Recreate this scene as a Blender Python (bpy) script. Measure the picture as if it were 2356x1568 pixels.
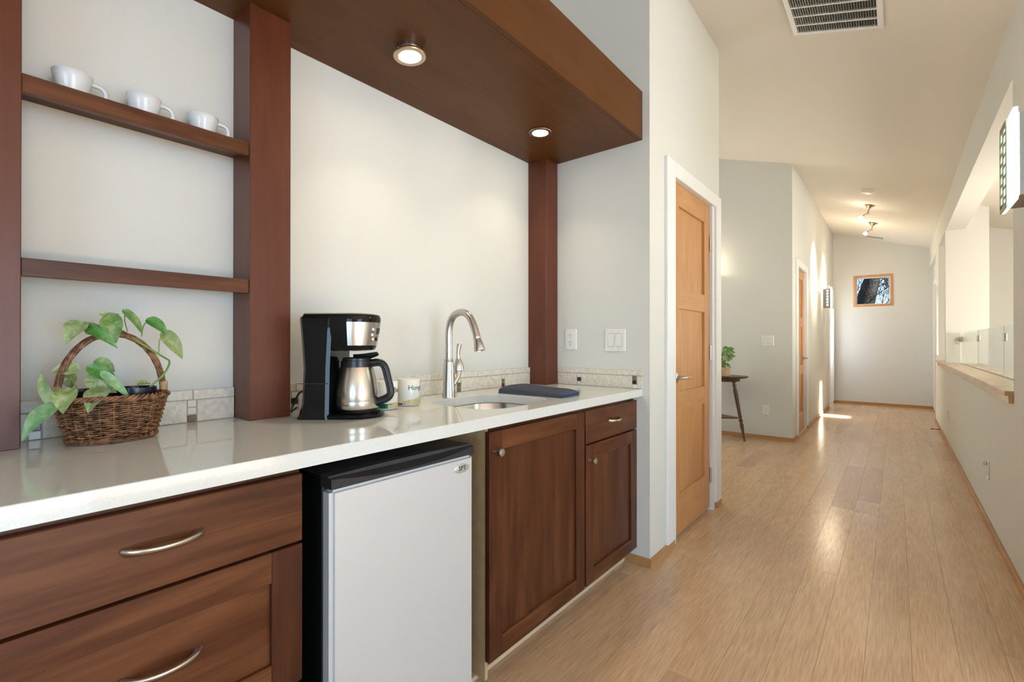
import bpy, bmesh, math, random
from mathutils import Vector, Matrix
random.seed(7)
R = math.radians
for o in list(bpy.data.objects): bpy.data.objects.remove(o)
scene = bpy.context.scene
C = scene.collection

# ------------------------------------------------------------------ camera, world, sun, daylight, added fill lamps, exposure
cam_d = bpy.data.cameras.new('camera'); cam_d.sensor_width = 36; cam_d.lens = 1085.75 / 2356 * 36
cam_d.clip_start = 0.05
cam = bpy.data.objects.new('camera', cam_d); C.objects.link(cam)
cam.location = (0, 0, 1.15)
cam.rotation_euler = (R(90) + 0.0031, 0, 0.6833)
scene.camera = cam

w = bpy.data.worlds.new('sky'); scene.world = w; w.use_nodes = True
bg = w.node_tree.nodes['Background']
bg.inputs['Color'].default_value = (0.60, 0.78, 1.0, 1); bg.inputs['Strength'].default_value = 1.1

sun_d = bpy.data.lights.new('sun', 'SUN'); sun_d.energy = 40; sun_d.angle = R(3); sun_d.color = (1, .92, .78)
sun = bpy.data.objects.new('sun', sun_d); C.objects.link(sun)
sun.rotation_euler = Vector((-1, 0.02, -0.95)).to_track_quat('-Z', 'Y').to_euler()

def area(name, loc, target, sx, sy, power, col):
    d = bpy.data.lights.new(name, 'AREA'); d.shape = 'RECTANGLE'; d.size = sx; d.size_y = sy; d.energy = power; d.color = col
    o = bpy.data.objects.new(name, d); C.objects.link(o); o.location = loc
    o.rotation_euler = (Vector(target) - Vector(loc)).to_track_quat('-Z', 'Z').to_euler()
    return o
# daylight standing in the openings of the windows behind and beside the camera and in the stairwell window
area('daylight_back', (2.3, -4.25, 1.1), (2.3, 0, 1.1), 3.0, 1.9, 66, (.50, .77, 1))
area('daylight_side', (4.65, .1, 1.1), (0, .1, 1.1), 4.0, 1.9, 142, (.50, .77, 1))
area('daylight_stair', (2.44, 5.6, 1.25), (0, 5.6, 1.25), 3.0, 1.1, 225, (1, .92, .76))

area('fill_side_room', (-1.36, 10.46, 1.3), (0, 10.46, 1.3), .5, 1.3, 16, (.9, .95, 1))  # added fill for the far hall; the side room has no window
area('fill_recess', (-2.97, 4.9, 1.4), (0, 4.9, 1.4), 1.4, 1.2, 9, (1, .95, .88))  # added fill towards the right wall; no window in the recess

vs = scene.view_settings
vs.view_transform = 'Standard'; vs.look = 'None'; vs.exposure = 0.62; vs.gamma = 1.0; vs.use_curve_mapping = False

# ------------------------------------------------------------------ materials
def nodes(m): return m.node_tree.nodes, m.node_tree.links
def mat(name, col, rough=.5, metal=0, spec=.5, **k):
    m = bpy.data.materials.new(name); m.use_nodes = True
    b = m.node_tree.nodes['Principled BSDF']
    b.inputs['Base Color'].default_value = (*col, 1); b.inputs['Roughness'].default_value = rough
    b.inputs['Metallic'].default_value = metal; b.inputs['Specular IOR Level'].default_value = spec
    for kk, v in k.items(): b.inputs[kk.replace('_', ' ')].default_value = v
    return m
def add_bump(m, scale, strength, dist=.002, vec=None, detail=2):
    n, l = nodes(m); b = n['Principled BSDF']
    t = n.new('ShaderNodeTexNoise'); t.inputs['Scale'].default_value = scale; t.inputs['Detail'].default_value = detail
    g = n.new('ShaderNodeNewGeometry')
    l.new(vec if vec else g.outputs['Position'], t.inputs['Vector'])
    bp = n.new('ShaderNodeBump'); bp.inputs['Strength'].default_value = strength; bp.inputs['Distance'].default_value = dist
    l.new(t.outputs['Fac'], bp.inputs['Height']); l.new(bp.outputs['Normal'], b.inputs['Normal'])
    return m
def wood(name, c1, c2, c3, grain='Z', rough=.35, scale=1., spec=.5, contrast=1.):
    """stained wood: streaks along one axis, cloudy figure, offset per object"""
    m = mat(name, c2, rough, spec=spec); n, l = nodes(m); b = n['Principled BSDF']
    g = n.new('ShaderNodeNewGeometry'); oi = n.new('ShaderNodeObjectInfo')
    ml = n.new('ShaderNodeMath'); ml.operation = 'MULTIPLY'; ml.inputs[1].default_value = 37.
    l.new(oi.outputs['Random'], ml.inputs[0])
    add = n.new('ShaderNodeVectorMath'); add.operation = 'ADD'
    l.new(g.outputs['Position'], add.inputs[0]); l.new(ml.outputs[0], add.inputs[1])
    mp = n.new('ShaderNodeMapping'); l.new(add.outputs[0], mp.inputs['Vector'])
    s = [42., 42., 42.]; s['XYZ'.index(grain)] = 2.2
    mp.inputs['Scale'].default_value = [v * scale for v in s]
    t = n.new('ShaderNodeTexNoise'); t.inputs['Scale'].default_value = 1; t.inputs['Detail'].default_value = 6
    t.inputs['Roughness'].default_value = .6; t.inputs['Distortion'].default_value = .4
    l.new(mp.outputs[0], t.inputs['Vector'])
    mp2 = n.new('ShaderNodeMapping'); l.new(add.outputs[0], mp2.inputs['Vector'])
    s2 = [9., 9., 9.]; s2['XYZ'.index(grain)] = 2.0; mp2.inputs['Scale'].default_value = [v * scale for v in s2]
    t2 = n.new('ShaderNodeTexNoise'); t2.inputs['Scale'].default_value = 1; t2.inputs['Detail'].default_value = 3
    t2.inputs['Distortion'].default_value = 1.2
    l.new(mp2.outputs[0], t2.inputs['Vector'])
    mix = n.new('ShaderNodeMix'); mix.data_type = 'FLOAT'; mix.inputs[0].default_value = .55
    l.new(t.outputs['Fac'], mix.inputs[2]); l.new(t2.outputs['Fac'], mix.inputs[3])
    r = n.new('ShaderNodeValToRGB'); e = r.color_ramp.elements
    d = .17 / contrast
    e[0].position = .5 - d; e[0].color = (*c1, 1); e[1].position = .5 + d; e[1].color = (*c3, 1)
    k = e.new(.5); k.color = (*c2, 1)
    l.new(mix.outputs[0], r.inputs['Fac']); l.new(r.outputs['Color'], b.inputs['Base Color'])
    bp = n.new('ShaderNodeBump'); bp.inputs['Strength'].default_value = .06; bp.inputs['Distance'].default_value = .001
    l.new(t.outputs['Fac'], bp.inputs['Height']); l.new(bp.outputs['Normal'], b.inputs['Normal'])
    return m
def speckle(m, c1, c2, scale, lo=.4, hi=.6, detail=4, dist=0.):
    n, l = nodes(m); b = n['Principled BSDF']
    g = n.new('ShaderNodeNewGeometry'); t = n.new('ShaderNodeTexNoise')
    t.inputs['Scale'].default_value = scale; t.inputs['Detail'].default_value = detail; t.inputs['Distortion'].default_value = dist
    l.new(g.outputs['Position'], t.inputs['Vector'])
    r = n.new('ShaderNodeValToRGB'); e = r.color_ramp.elements
    e[0].position = lo; e[0].color = (*c1, 1); e[1].position = hi; e[1].color = (*c2, 1)
    l.new(t.outputs['Fac'], r.inputs['Fac']); l.new(r.outputs['Color'], b.inputs['Base Color'])
    return m
def emit(name, col, strength):
    m = bpy.data.materials.new(name); m.use_nodes = True; n, l = nodes(m)
    n.clear(); e = n.new('ShaderNodeEmission'); e.inputs[0].default_value = (*col, 1); e.inputs[1].default_value = strength
    o = n.new('ShaderNodeOutputMaterial'); l.new(e.outputs[0], o.inputs[0]); return m

M = {}
M['wall'] = add_bump(mat('wall_paint', (.70, .705, .67), .75, spec=.25), 260, .22, .002)
M['wall_cool'] = add_bump(mat('far_wall_paint', (.70, .715, .71), .75, spec=.25), 260, .15, .002)
M['ceil'] = add_bump(mat('ceiling_paint', (.78, .745, .68), .85, spec=.15), 220, .15, .002)
M['white'] = mat('white_trim_paint', (.84, .85, .86), .42)
M['plate'] = mat('white_plastic', (.83, .83, .80), .35)
M['plate_dark'] = mat('plastic_slot', (.02, .02, .02), .6)
M['cab_h'] = wood('stained_cabinet_wood_horizontal', (.046, .012, .004), (.096, .030, .010), (.165, .062, .024), 'Y', .34, spec=.28)
M['cab_v'] = wood('stained_cabinet_wood_vertical', (.046, .013, .006), (.086, .027, .011), (.132, .046, .021), 'Z', .34, spec=.28)
M['post'] = wood('stained_post_wood', (.088, .021, .008), (.118, .031, .0125), (.145, .043, .019), 'Z', .36, spec=.4, contrast=.7)
M['beam'] = wood('stained_beam_wood', (.080, .028, .006), (.108, .040, .0095), (.135, .053, .015), 'Y', .42, spec=.2, contrast=.7)
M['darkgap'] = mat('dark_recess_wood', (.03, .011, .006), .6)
M['ply'] = speckle(mat('pale_plywood', (.5, .36, .2), .55), (.50, .355, .19), (.55, .40, .225), 30)
M['palestrip'] = mat('pale_raw_strip', (.62, .50, .34), .6)
M['door'] = wood('fir_door_wood', (.46, .215, .075), (.56, .275, .105), (.64, .34, .145), 'Z', .32, contrast=.75)
M['door_h'] = wood('fir_door_rail_wood', (.47, .22, .08), (.57, .29, .115), (.64, .35, .155), 'Y', .32, contrast=.75)
M['base'] = wood('fir_baseboard', (.36, .175, .065), (.47, .245, .10), (.56, .31, .14), 'Y', .4, contrast=.8)
M['basex'] = wood('fir_baseboard_cross', (.36, .175, .065), (.47, .245, .10), (.56, .31, .14), 'X', .4, contrast=.8)
M['ledge'] = wood('oak_ledge', (.50, .31, .15), (.60, .41, .22), (.66, .47, .27), 'Y', .22)
M['walnut'] = wood('dark_table_wood', (.045, .02, .01), (.08, .036, .018), (.12, .055, .028), 'Z', .35)
M['steel'] = mat('brushed_nickel', (.55, .52, .48), .28, 1)
M['chrome'] = mat('bright_nickel', (.66, .65, .63), .2, 1)
M['sinksteel'] = mat('stainless_sink', (.62, .63, .65), .22, 1)
M['fridge'] = mat('silver_fridge_skin', (.66, .69, .72), .42, .35)
M['black'] = mat('black_plastic', (.012, .012, .013), .28)
M['blackgloss'] = mat('gloss_black_plastic', (.005, .005, .006), .10, spec=.28)
M['blackmatte'] = mat('black_enamel', (.008, .008, .008), .5)
M['charcoal'] = mat('charcoal_plastic', (.022, .024, .028), .35)
M['cup'] = mat('white_glaze', (.74, .77, .80), .12)
M['mug'] = mat('cream_glaze', (.82, .81, .74), .12)
M['green'] = mat('green_glaze', (.004, .10, .055), .15)
M['brownglaze'] = mat('brown_glaze', (.045, .02, .012), .15)
M['tan'] = speckle(mat('tan_print', (.5, .38, .15), .2), (.72, .66, .45), (.45, .30, .08), 400)
M['ink_g'] = mat('green_ink', (.01, .09, .08), .4)
M['ink_p'] = mat('dark_ink', (.03, .02, .05), .4)
M['tile'] = speckle(mat('travertine_tile', (.6, .52, .42), .35), (.64, .58, .49), (.78, .745, .67), 60, .36, .64, 8, .5)
M['grout'] = mat('grout', (.60, .54, .42), .8)
M['mosaic'] = [mat('mosaic_dark', (.05, .032, .024), .12), mat('mosaic_taupe', (.20, .15, .11), .12), mat('mosaic_cream', (.76, .72, .64), .15)]
q = mat('quartz_counter', (.78, .80, .78), .05, spec=.85); speckle(q, (.69, .73, .715), (.755, .79, .775), 420, .35, .65, 2); M['quartz'] = q
M['wicker'] = speckle(mat('brown_wicker', (.2, .09, .04), .55), (.085, .030, .011), (.34, .165, .072), 70, .36, .64)
M['wicker2'] = speckle(mat('tan_wicker', (.3, .2, .1), .55), (.36, .24, .12), (.62, .48, .29), 60, .35, .65)
M['potblue'] = mat('dark_nursery_pot', (.008, .010, .022), .25)
M['soil'] = mat('potting_soil', (.03, .02, .012), .9)
M['stem'] = mat('green_stem', (.20, .32, .07), .5)
def leafmat(name, a, b):
    m = speckle(mat(name, a, .38), a, b, 60, .42, .62, 3, .8)
    m.node_tree.nodes['Principled BSDF'].inputs['Subsurface Weight'].default_value = .0
    return m
M['leaf'] = [leafmat('leaf_pale', (.20, .30, .11), (.37, .44, .24)), leafmat('leaf_mid', (.11, .23, .055), (.22, .34, .12)),
             leafmat('leaf_dark', (.05, .20, .035), (.11, .29, .065)), leafmat('leaf_yellow', (.23, .30, .10), (.36, .42, .20)),
             leafmat('leaf_fresh', (.16, .34, .15), (.28, .44, .24))]
M['towel'] = add_bump(mat('navy_terry', (.105, .112, .145), .95, spec=.1), 900, .8, .003)
M['towel_edge'] = mat('navy_hem', (.07, .13, .30), .9, spec=.1)
M['glow'] = emit('lamp_diffuser', (1, .86, .62), 26)
M['bulb'] = emit('halogen_bulb', (1, .85, .62), 60)
M['sconce_glow'] = emit('sconce_glass_glow', (1, .93, .80), 6)
M['bronze'] = mat('bronzed_nickel', (.52, .40, .28), .28, 1)
M['sconce_metal'] = mat('sconce_grey_metal', (.42, .42, .40), .42, .7)
M['sconce_tan'] = mat('sconce_lattice_metal', (.30, .21, .14), .5, .4)
gl = mat('clear_glass', (.93, .98, .95), .02); gb = gl.node_tree.nodes['Principled BSDF']
gb.inputs['Transmission Weight'].default_value = 1; gb.inputs['IOR'].default_value = 1.12; M['glass'] = gl
gg = mat('greenish_glass', (.55, .93, .80), .08); gb = gg.node_tree.nodes['Principled BSDF']
gb.inputs['Transmission Weight'].default_value = .85; gb.inputs['Emission Color'].default_value = (.55, 1, .85, 1); gb.inputs['Emission Strength'].default_value = .25
M['glassgreen'] = gg
M['bark'] = add_bump(mat('tree_bark', (.022, .019, .019), .95, spec=.1), 25, .9, .03)
M['ventdark'] = mat('duct_dark', (.03, .028, .025), .9)
M['badge'] = mat('badge_silver', (.62, .66, .63), .3, .6)
# bamboo plank: streaky, each plank with its own tone
def plank_mat():
    m = mat('bamboo_plank', (.45, .27, .13), .27, spec=.5); n, l = nodes(m); b = n['Principled BSDF']
    g = n.new('ShaderNodeNewGeometry'); oi = n.new('ShaderNodeObjectInfo')
    ml = n.new('ShaderNodeMath'); ml.operation = 'MULTIPLY'; ml.inputs[1].default_value = 53.; l.new(oi.outputs['Random'], ml.inputs[0])
    ad = n.new('ShaderNodeVectorMath'); l.new(g.outputs['Position'], ad.inputs[0]); l.new(ml.outputs[0], ad.inputs[1])
    mp = n.new('ShaderNodeMapping'); mp.inputs['Scale'].default_value = (210, 9, 1); l.new(ad.outputs[0], mp.inputs['Vector'])
    t = n.new('ShaderNodeTexNoise'); t.inputs['Scale'].default_value = 1; t.inputs['Detail'].default_value = 5; l.new(mp.outputs[0], t.inputs['Vector'])
    mp2 = n.new('ShaderNodeMapping'); mp2.inputs['Scale'].default_value = (14, 2.2, 1); l.new(ad.outputs[0], mp2.inputs['Vector'])
    t2 = n.new('ShaderNodeTexNoise'); t2.inputs['Scale'].default_value = 1; t2.inputs['Detail'].default_value = 4; l.new(mp2.outputs[0], t2.inputs['Vector'])
    mx = n.new('ShaderNodeMix'); mx.data_type = 'FLOAT'; mx.inputs[0].default_value = .2
    l.new(t.outputs['Fac'], mx.inputs[2]); l.new(t2.outputs['Fac'], mx.inputs[3])
    r = n.new('ShaderNodeValToRGB'); e = r.color_ramp.elements
    e[0].position = .22; e[0].color = (.46, .295, .175, 1); e[1].position = .78; e[1].color = (.73, .555, .385, 1)
    k = e.new(.5); k.color = (.61, .425, .27, 1)
    l.new(mx.outputs[0], r.inputs['Fac'])
    r2 = n.new('ShaderNodeValToRGB'); e = r2.color_ramp.elements
    e[0].position = 0; e[0].color = (.80, .72, .68, 1); e[1].position = 1; e[1].color = (1.05, 1.03, .98, 1)
    k = e.new(.10); k.color = (.95, .94, .94, 1)
    l.new(oi.outputs['Random'], r2.inputs['Fac'])
    mm = n.new('ShaderNodeMix'); mm.data_type = 'RGBA'; mm.blend_type = 'MULTIPLY'; mm.inputs[0].default_value = 1
    l.new(r.outputs['Color'], mm.inputs[6]); l.new(r2.outputs['Color'], mm.inputs[7]); l.new(mm.outputs[2], b.inputs['Base Color'])
    rr = n.new('ShaderNodeMapRange'); rr.inputs[3].default_value = .17; rr.inputs[4].default_value = .27
    l.new(t2.outputs['Fac'], rr.inputs[0]); l.new(rr.outputs[0], b.inputs['Roughness'])
    bp = n.new('ShaderNodeBump'); bp.inputs['Strength'].default_value = .05; bp.inputs['Distance'].default_value = .001
    l.new(t.outputs['Fac'], bp.inputs['Height']); l.new(bp.outputs['Normal'], b.inputs['Normal'])
    return m
M['plank'] = plank_mat()

# ------------------------------------------------------------------ mesh helpers
class MB:
    def __init__(s): s.v = []; s.f = []
    def box(s, x0, x1, y0, y1, z0, z1, b=0., sg=1):
        """box with chamfered edges (b)"""
        bm = bmesh.new(); bmesh.ops.create_cube(bm, size=1)
        for v in bm.verts: v.co = ((x0 + x1) / 2 + v.co.x * (x1 - x0), (y0 + y1) / 2 + v.co.y * (y1 - y0), (z0 + z1) / 2 + v.co.z * (z1 - z0))
        if b: bmesh.ops.bevel(bm, geom=bm.edges[:], offset=b, segments=sg, affect='EDGES')
        return s.bm(bm)
    def bm(s, bm):
        n = len(s.v); bm.verts.index_update()
        s.v += [tuple(v.co) for v in bm.verts]; s.f += [[n + v.index for v in f.verts] for f in bm.faces]; bm.free(); return s
    def lathe(s, prof, seg=24, c=(0, 0, 0), sx=1., sy=1., rot=None, close=True):
        n = len(s.v); rot = rot or Matrix.Identity(3); c = Vector(c)
        for r, z in prof:
            for k in range(seg):
                a = 2 * math.pi * k / seg
                s.v.append(tuple(c + rot @ Vector((r * math.cos(a) * sx, r * math.sin(a) * sy, z))))
        for i in range(len(prof) - 1):
            for k in range(seg):
                a = n + i * seg + k; b = n + i * seg + (k + 1) % seg
                s.f.append([a, b, b + seg, a + seg])
        if close:
            if prof[0][0] > 1e-5: s.f.append([n + k for k in reversed(range(seg))])
            m = n + (len(prof) - 1) * seg
            if prof[-1][0] > 1e-5: s.f.append([m + k for k in range(seg)])
        return s
    def tube(s, pts, r, seg=8, closed=False, flat=1.):
        pts = [Vector(p) for p in pts]; N = len(pts); n = len(s.v)
        rs = r if isinstance(r, (list, tuple)) else [r] * N
        up = None
        for i, p in enumerate(pts):
            if closed: d = pts[(i + 1) % N] - pts[i - 1]
            else: d = pts[min(i + 1, N - 1)] - pts[max(i - 1, 0)]
            d = d.normalized() if d.length > 1e-9 else Vector((0, 0, 1))
            if up is None: up = d.orthogonal().normalized()
            up = (up - d * up.dot(d)); up = up.normalized() if up.length > 1e-6 else d.orthogonal().normalized()
            sd = d.cross(up)
            for k in range(seg):
                a = 2 * math.pi * k / seg
                s.v.append(tuple(p + (up * math.cos(a) + sd * math.sin(a) * flat) * rs[i]))
        for i in range(N if closed else N - 1):
            j = (i + 1) % N
            for k in range(seg):
                s.f.append([n + i * seg + k, n + i * seg + (k + 1) % seg, n + j * seg + (k + 1) % seg, n + j * seg + k])
        if not closed:
            s.f.append([n + k for k in reversed(range(seg))]); m = n + (N - 1) * seg; s.f.append([m + k for k in range(seg)])
        return s
    def prism(s, poly, axis, a0, a1):
        """extrude a 2-D outline (list of pairs) along an axis index"""
        n = len(s.v); N = len(poly)
        for a in (a0, a1):
            for p in poly:
                v = list(p); v.insert(axis, a); s.v.append(tuple(v))
        s.f.append([n + k for k in range(N)]); s.f.append([n + N + k for k in reversed(range(N))])
        for k in range(N): s.f.append([n + k, n + N + k, n + N + (k + 1) % N, n + (k + 1) % N])
        return s
    def loft(s, rings, cap=True):
        n = len(s.v); K = len(rings[0])
        for r in rings: s.v += [tuple(p) for p in r]
        for i in range(len(rings) - 1):
            for k in range(K):
                a = n + i * K + k; b = n + i * K + (k + 1) % K; s.f.append([a, b, b + K, a + K])
        if cap: s.f.append([n + k for k in reversed(range(K))]); m = n + (len(rings) - 1) * K; s.f.append([m + k for k in range(K)])
        return s
    def xf(s, mtx): s.v = [tuple(mtx @ Vector(v)) for v in s.v]; return s
    def mesh(s, name, m, smooth=0):
        me = bpy.data.meshes.new(name); me.from_pydata(s.v, [], s.f); me.validate()
        bm = bmesh.new(); bm.from_mesh(me); bmesh.ops.recalc_face_normals(bm, faces=bm.faces); bm.to_mesh(me); bm.free()
        me.materials.append(m)
        if smooth:
            for p in me.polygons: p.use_smooth = True
            me.set_sharp_from_angle(angle=R(smooth))
        return me
    def build(s, name, m, parent=None, smooth=0, loc=None):
        o = bpy.data.objects.new(name, s.mesh(name, m, smooth)); C.objects.link(o)
        if parent: o.parent = parent
        if loc: o.location = loc
        return o
def tag(o, label, cat, group=None):
    o['label'] = label; o['category'] = cat
    if group: o['group'] = group
    return o
def thing(name, label, cat, loc=(0, 0, 0), rz=0, group=None):
    o = bpy.data.objects.new(name, None); C.objects.link(o); o.location = loc; o.rotation_euler = (0, 0, rz); o.empty_display_size = .05
    return tag(o, label, cat, group)
def struct(o): o['kind'] = 'structure'; return o
def copy_tree(o, parent=None):
    c = o.copy(); C.objects.link(c); c.parent = parent
    for ch in list(o.children): copy_tree(ch, c)
    return c
def box(name, b, m, parent=None, bev=0.): return MB().box(*b, bev).build(name, m, parent)
def text_mesh(body, size, extrude=.0004, font_res=3):
    cu = bpy.data.curves.new('txt', 'FONT'); cu.body = body; cu.size = size; cu.extrude = extrude; cu.resolution_u = font_res
    cu.align_x = 'CENTER'; cu.align_y = 'CENTER'
    o = bpy.data.objects.new('txt', cu); C.objects.link(o); bpy.context.view_layer.update()
    me = bpy.data.meshes.new_from_object(o); mb = MB(); mb.v = [tuple(v.co) for v in me.vertices]; mb.f = [list(p.vertices) for p in me.polygons]
    bpy.data.objects.remove(o); bpy.data.curves.remove(cu); bpy.data.meshes.remove(me); return mb
def bez(a, b, c, d, n):
    a, b, c, d = map(Vector, (a, b, c, d)); return [a * (1 - t) ** 3 + b * 3 * t * (1 - t) ** 2 + c * 3 * t * t * (1 - t) + d * t ** 3 for t in [i / n for i in range(n + 1)]]

# ------------------------------------------------------------------ room dimensions
XW, XL, XB, XH, XR = -1.67, -.98, -.967, -.93, .45        # alcove back, left wall, its baseboard face, hall left, right wall
YE, YC, YO, YF = 2.323, 3.545, 6.28, 10.9                 # alcove end, left wall end, recess wall, far wall
ZC = .9085                                                # worktop
def zceil(x): return 3.237 - .312 * (x + .98)

# floor: base slab + bamboo planks, one object each
fl = struct(box('floor', (-3.05, 4.6, -4.2, YF + .1, -.12, -.012), mat('subfloor', (.06, .035, .018), .8)))
PW = .1335; px0 = -.2255
def plank_mesh():
    bm = bmesh.new(); bmesh.ops.create_cube(bm, size=1)
    for v in bm.verts: v.co = (v.co.x * (PW - .0005), v.co.y, v.co.z * .012 - .006)
    top = [e for e in bm.edges if all(v.co.z > -.001 for v in e.verts)]
    bmesh.ops.bevel(bm, geom=top, offset=.0005, segments=1, affect='EDGES')
    return MB().bm(bm).mesh('plank', M['plank'])
pm = plank_mesh(); rnd = random.Random(11)
fixed = {0: [2.9, 3.51, 4.28, 5.6, 6.7, 7.9, 9.2, 10.2], 1: [2.9, 3.51 - .0, 4.56, 6.1, 7.3, 8.6, 9.7], -1: [1.3, 3.98, 4.27, 5.48, 6.6, 7.4, 8.8, 9.9]}
n_pl = 0
for i in range(-21, 6):
    xa = px0 + i * PW; xc = xa + PW / 2
    if xc < -1.25: y0, y1 = YC, YO
    elif xa + PW < XH + .002: y0, y1 = .3, YO
    else: y0, y1 = .3, YF
    if xa + PW > XR + .1: y0 = 9.28
    ys = [y0]; y = y0 + rnd.uniform(.3, 1.6)
    if i in (1, 2, 0, -1) and fixed.get({0: -1, 1: 0, 2: 1}.get(i, 9)):
        ys += [c for c in fixed[{0: -1, 1: 0, 2: 1}[i]] if c > y0 + .2]
    else:
        while y < y1 - .3: ys.append(y); y += rnd.choice([.9, 1.2, 1.5, 1.83]) * rnd.uniform(.9, 1.05)
    ys.append(y1)
    for a, b in zip(ys, ys[1:]):
        o = bpy.data.objects.new('plank', pm); C.objects.link(o); o.parent = fl
        o.rotation_euler = (rnd.uniform(-.0008, .0008), rnd.uniform(-.0035, .0035), 0); o.location = (xc, (a + b) / 2, 0); o.scale = (1, (b - a) - .001, 1); n_pl += 1
# rest of the room behind the camera: plain continuation of the floor
struct(box('floor_living_room', (-1.75, 4.6, -4.2, .3, -.012, 0), M['plank']))
struct(box('floor_living_side', (.42, 4.6, .3, 2.3, -.012, -.001), M['plank']))

# ceiling: sloped slab, flat over the living room
cm = MB()
sl = lambda x0, x1, t=.12: [(x0, zceil(x0)), (x1, zceil(x1)), (x1, zceil(x1) + t), (x0, zceil(x0) + t)]
cm.prism(sl(-3.1, .62), 1, -4.3, YF + .15); cm.prism(sl(.62, 2.55), 1, 2.3, 8.66)
cm.box(.62, 4.7, -4.3, 2.3, zceil(.62), zceil(.62) + .1)
struct(cm.build('ceiling', M['ceil']))

def wall(name, boxes, m='wall'):
    mb = MB()
    for b in boxes: mb.box(*b)
    return struct(mb.build(name, M[m]))
wall('wall_alcove', [(XW - .1, XW, -4.2, YE + .12, 0, 3.6)])
wall('wall_alcove_end', [(XW, XL - .12, YE, YE + .12, 0, 3.6)])
D1a, D1b, D1t = 2.66, 3.40, 2.095
wall('wall_left', [(XL - .12, XL, YE, D1a, 0, 3.5), (XL - .12, XL, D1b, YC, 0, 3.5), (XL - .12, XL, D1a, D1b, D1t, 3.5)])
wall('wall_recess_near', [(-3, XL - .12, YC - .12, YC, 0, 4.0)])
wall('wall_recess_side', [(-3.1, -3, YC - .12, YO + .12, 0, 4.0)])
wall('wall_recess', [(-3, XH - .12, YO, YO + .12, 0, 4.0), (XH - .12, XH, YO, YO + .12, 0, 3.5)])
D2a, D2b, D2t = 6.60, 7.31, 2.09
wall('wall_hall_left', [(XH - .12, XH, YO + .12, D2a, 0, 3.4), (XH - .12, XH, D2b, 10.12, 0, 3.4), (XH - .12, XH, D2a, D2b, D2t, 3.4),
                        (XH - .12, XH, 10.80, YF, 0, 3.4), (XH - .12, XH, 10.12, 10.80, 2.09, 3.4), (XH - .5, XH - .45, 10.0, YF, 0, 2.3),
                        (XH - .5, XH - .12, 10.02, 10.12, 0, 2.3), (XH - .5, XH - .12, 10.80, 10.9, 0, 2.3), (XH - .5, XH - .12, 10.02, 10.9, 2.09, 2.3)])
WX0, WX1, WZ0, WZ1 = -.622, -.042, 1.812, 2.392
wall('wall_far', [(XH - .6, WX0, YF, YF + .15, 0, 3.6), (WX1, .9, YF, YF + .15, 0, 3.2), (WX0, WX1, YF, YF + .15, 0, WZ0), (WX0, WX1, YF, YF + .15, WZ1, 3.5)], 'wall_cool')
YJ = 3.375
wall('wall_right', [(XR, .62, 2.3, YJ, 0, 3.0), (XR, .62, YJ, 8.66, -1.3, .885), (XR, .62, YJ, 8.66, 2.458, 3.0),
                    (XR, .814, 7.506, 7.62, .908, 2.458), (.62, .814, 7.506, 7.62, 2.458, 2.75),
                    (XR, .62, 8.66, 8.74, 0, 3.0), (XR, .62, 9.04, 9.28, 0, 3.0), (XR, .62, 8.74, 9.04, 0, .98), (XR, .62, 8.74, 9.04, 1.95, 3.0),  # unseen slit shaped to let the sun streak into the hall
                    (XR, .62, 9.28, YF, 2.438, 3.0),
                    (.495, .62, 9.28, 9.48, 0, 2.438), (.495, .62, 10.28, YF, 0, 2.438), (.495, .62, 9.48, 10.28, 2.09, 2.438)])
wall('wall_stair', [(.62, 2.5, 8.6, 8.66, -1.3, 2.9), (.62, 2.5, 2.3, 2.42, -1.3, 2.85),
                    (2.4, 2.5, 2.42, 4.1, -1.3, 2.4), (2.4, 2.5, 7.1, 8.6, -1.3, 2.4), (2.4, 2.5, 4.1, 7.1, -1.3, .7), (2.4, 2.5, 4.1, 7.1, 1.8, 2.4)])
struct(box('floor_stairwell', (.62, 2.5, 2.3, 8.66, -1.4, -1.3), M['plank']))
wall('wall_living_back', [(-1.77, .8, -4.3, -4.2, 0, 3.6), (3.8, 4.7, -4.3, -4.2, 0, 3.0), (.8, 3.8, -4.3, -4.2, 0, .15), (.8, 3.8, -4.3, -4.2, 2.05, 3.3)])
wall('wall_living_side', [(4.6, 4.7, -4.2, -1.9, 0, 3), (4.6, 4.7, 2.1, 2.42, 0, 3), (4.6, 4.7, -1.9, 2.1, 0, .15), (4.6, 4.7, -1.9, 2.1, 2.05, 3)])
wall('wall_living_end', [(2.5, 4.7, 2.3, 2.42, 0, 2.9)])
# window frames of the living room and the stairwell (mullions)
def frame(name, axis, p, a0, a1, z0, z1, n, mt='white'):
    mb = MB(); t = .05
    def bb(u0, u1, w0, w1):
        if axis == 0: mb.box(p - .03, p + .03, u0, u1, w0, w1)
        else: mb.box(u0, u1, p - .03, p + .03, w0, w1)
    bb(a0, a1, z0, z0 + t); bb(a0, a1, z1 - t, z1)
    for k in range(n + 1):
        u = a0 + (a1 - a0 - t) * k / n; bb(u, u + t, z0 + t, z1 - t)
    return struct(mb.build(name, M[mt]))
frame('window_2', 1, -4.2, .8, 3.8, .15, 2.05, 3); frame('window_3', 0, 4.6, -1.9, 2.1, .15, 2.05, 3); frame('window_4', 0, 2.4, 4.1, 7.1, .7, 1.8, 2)

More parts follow.
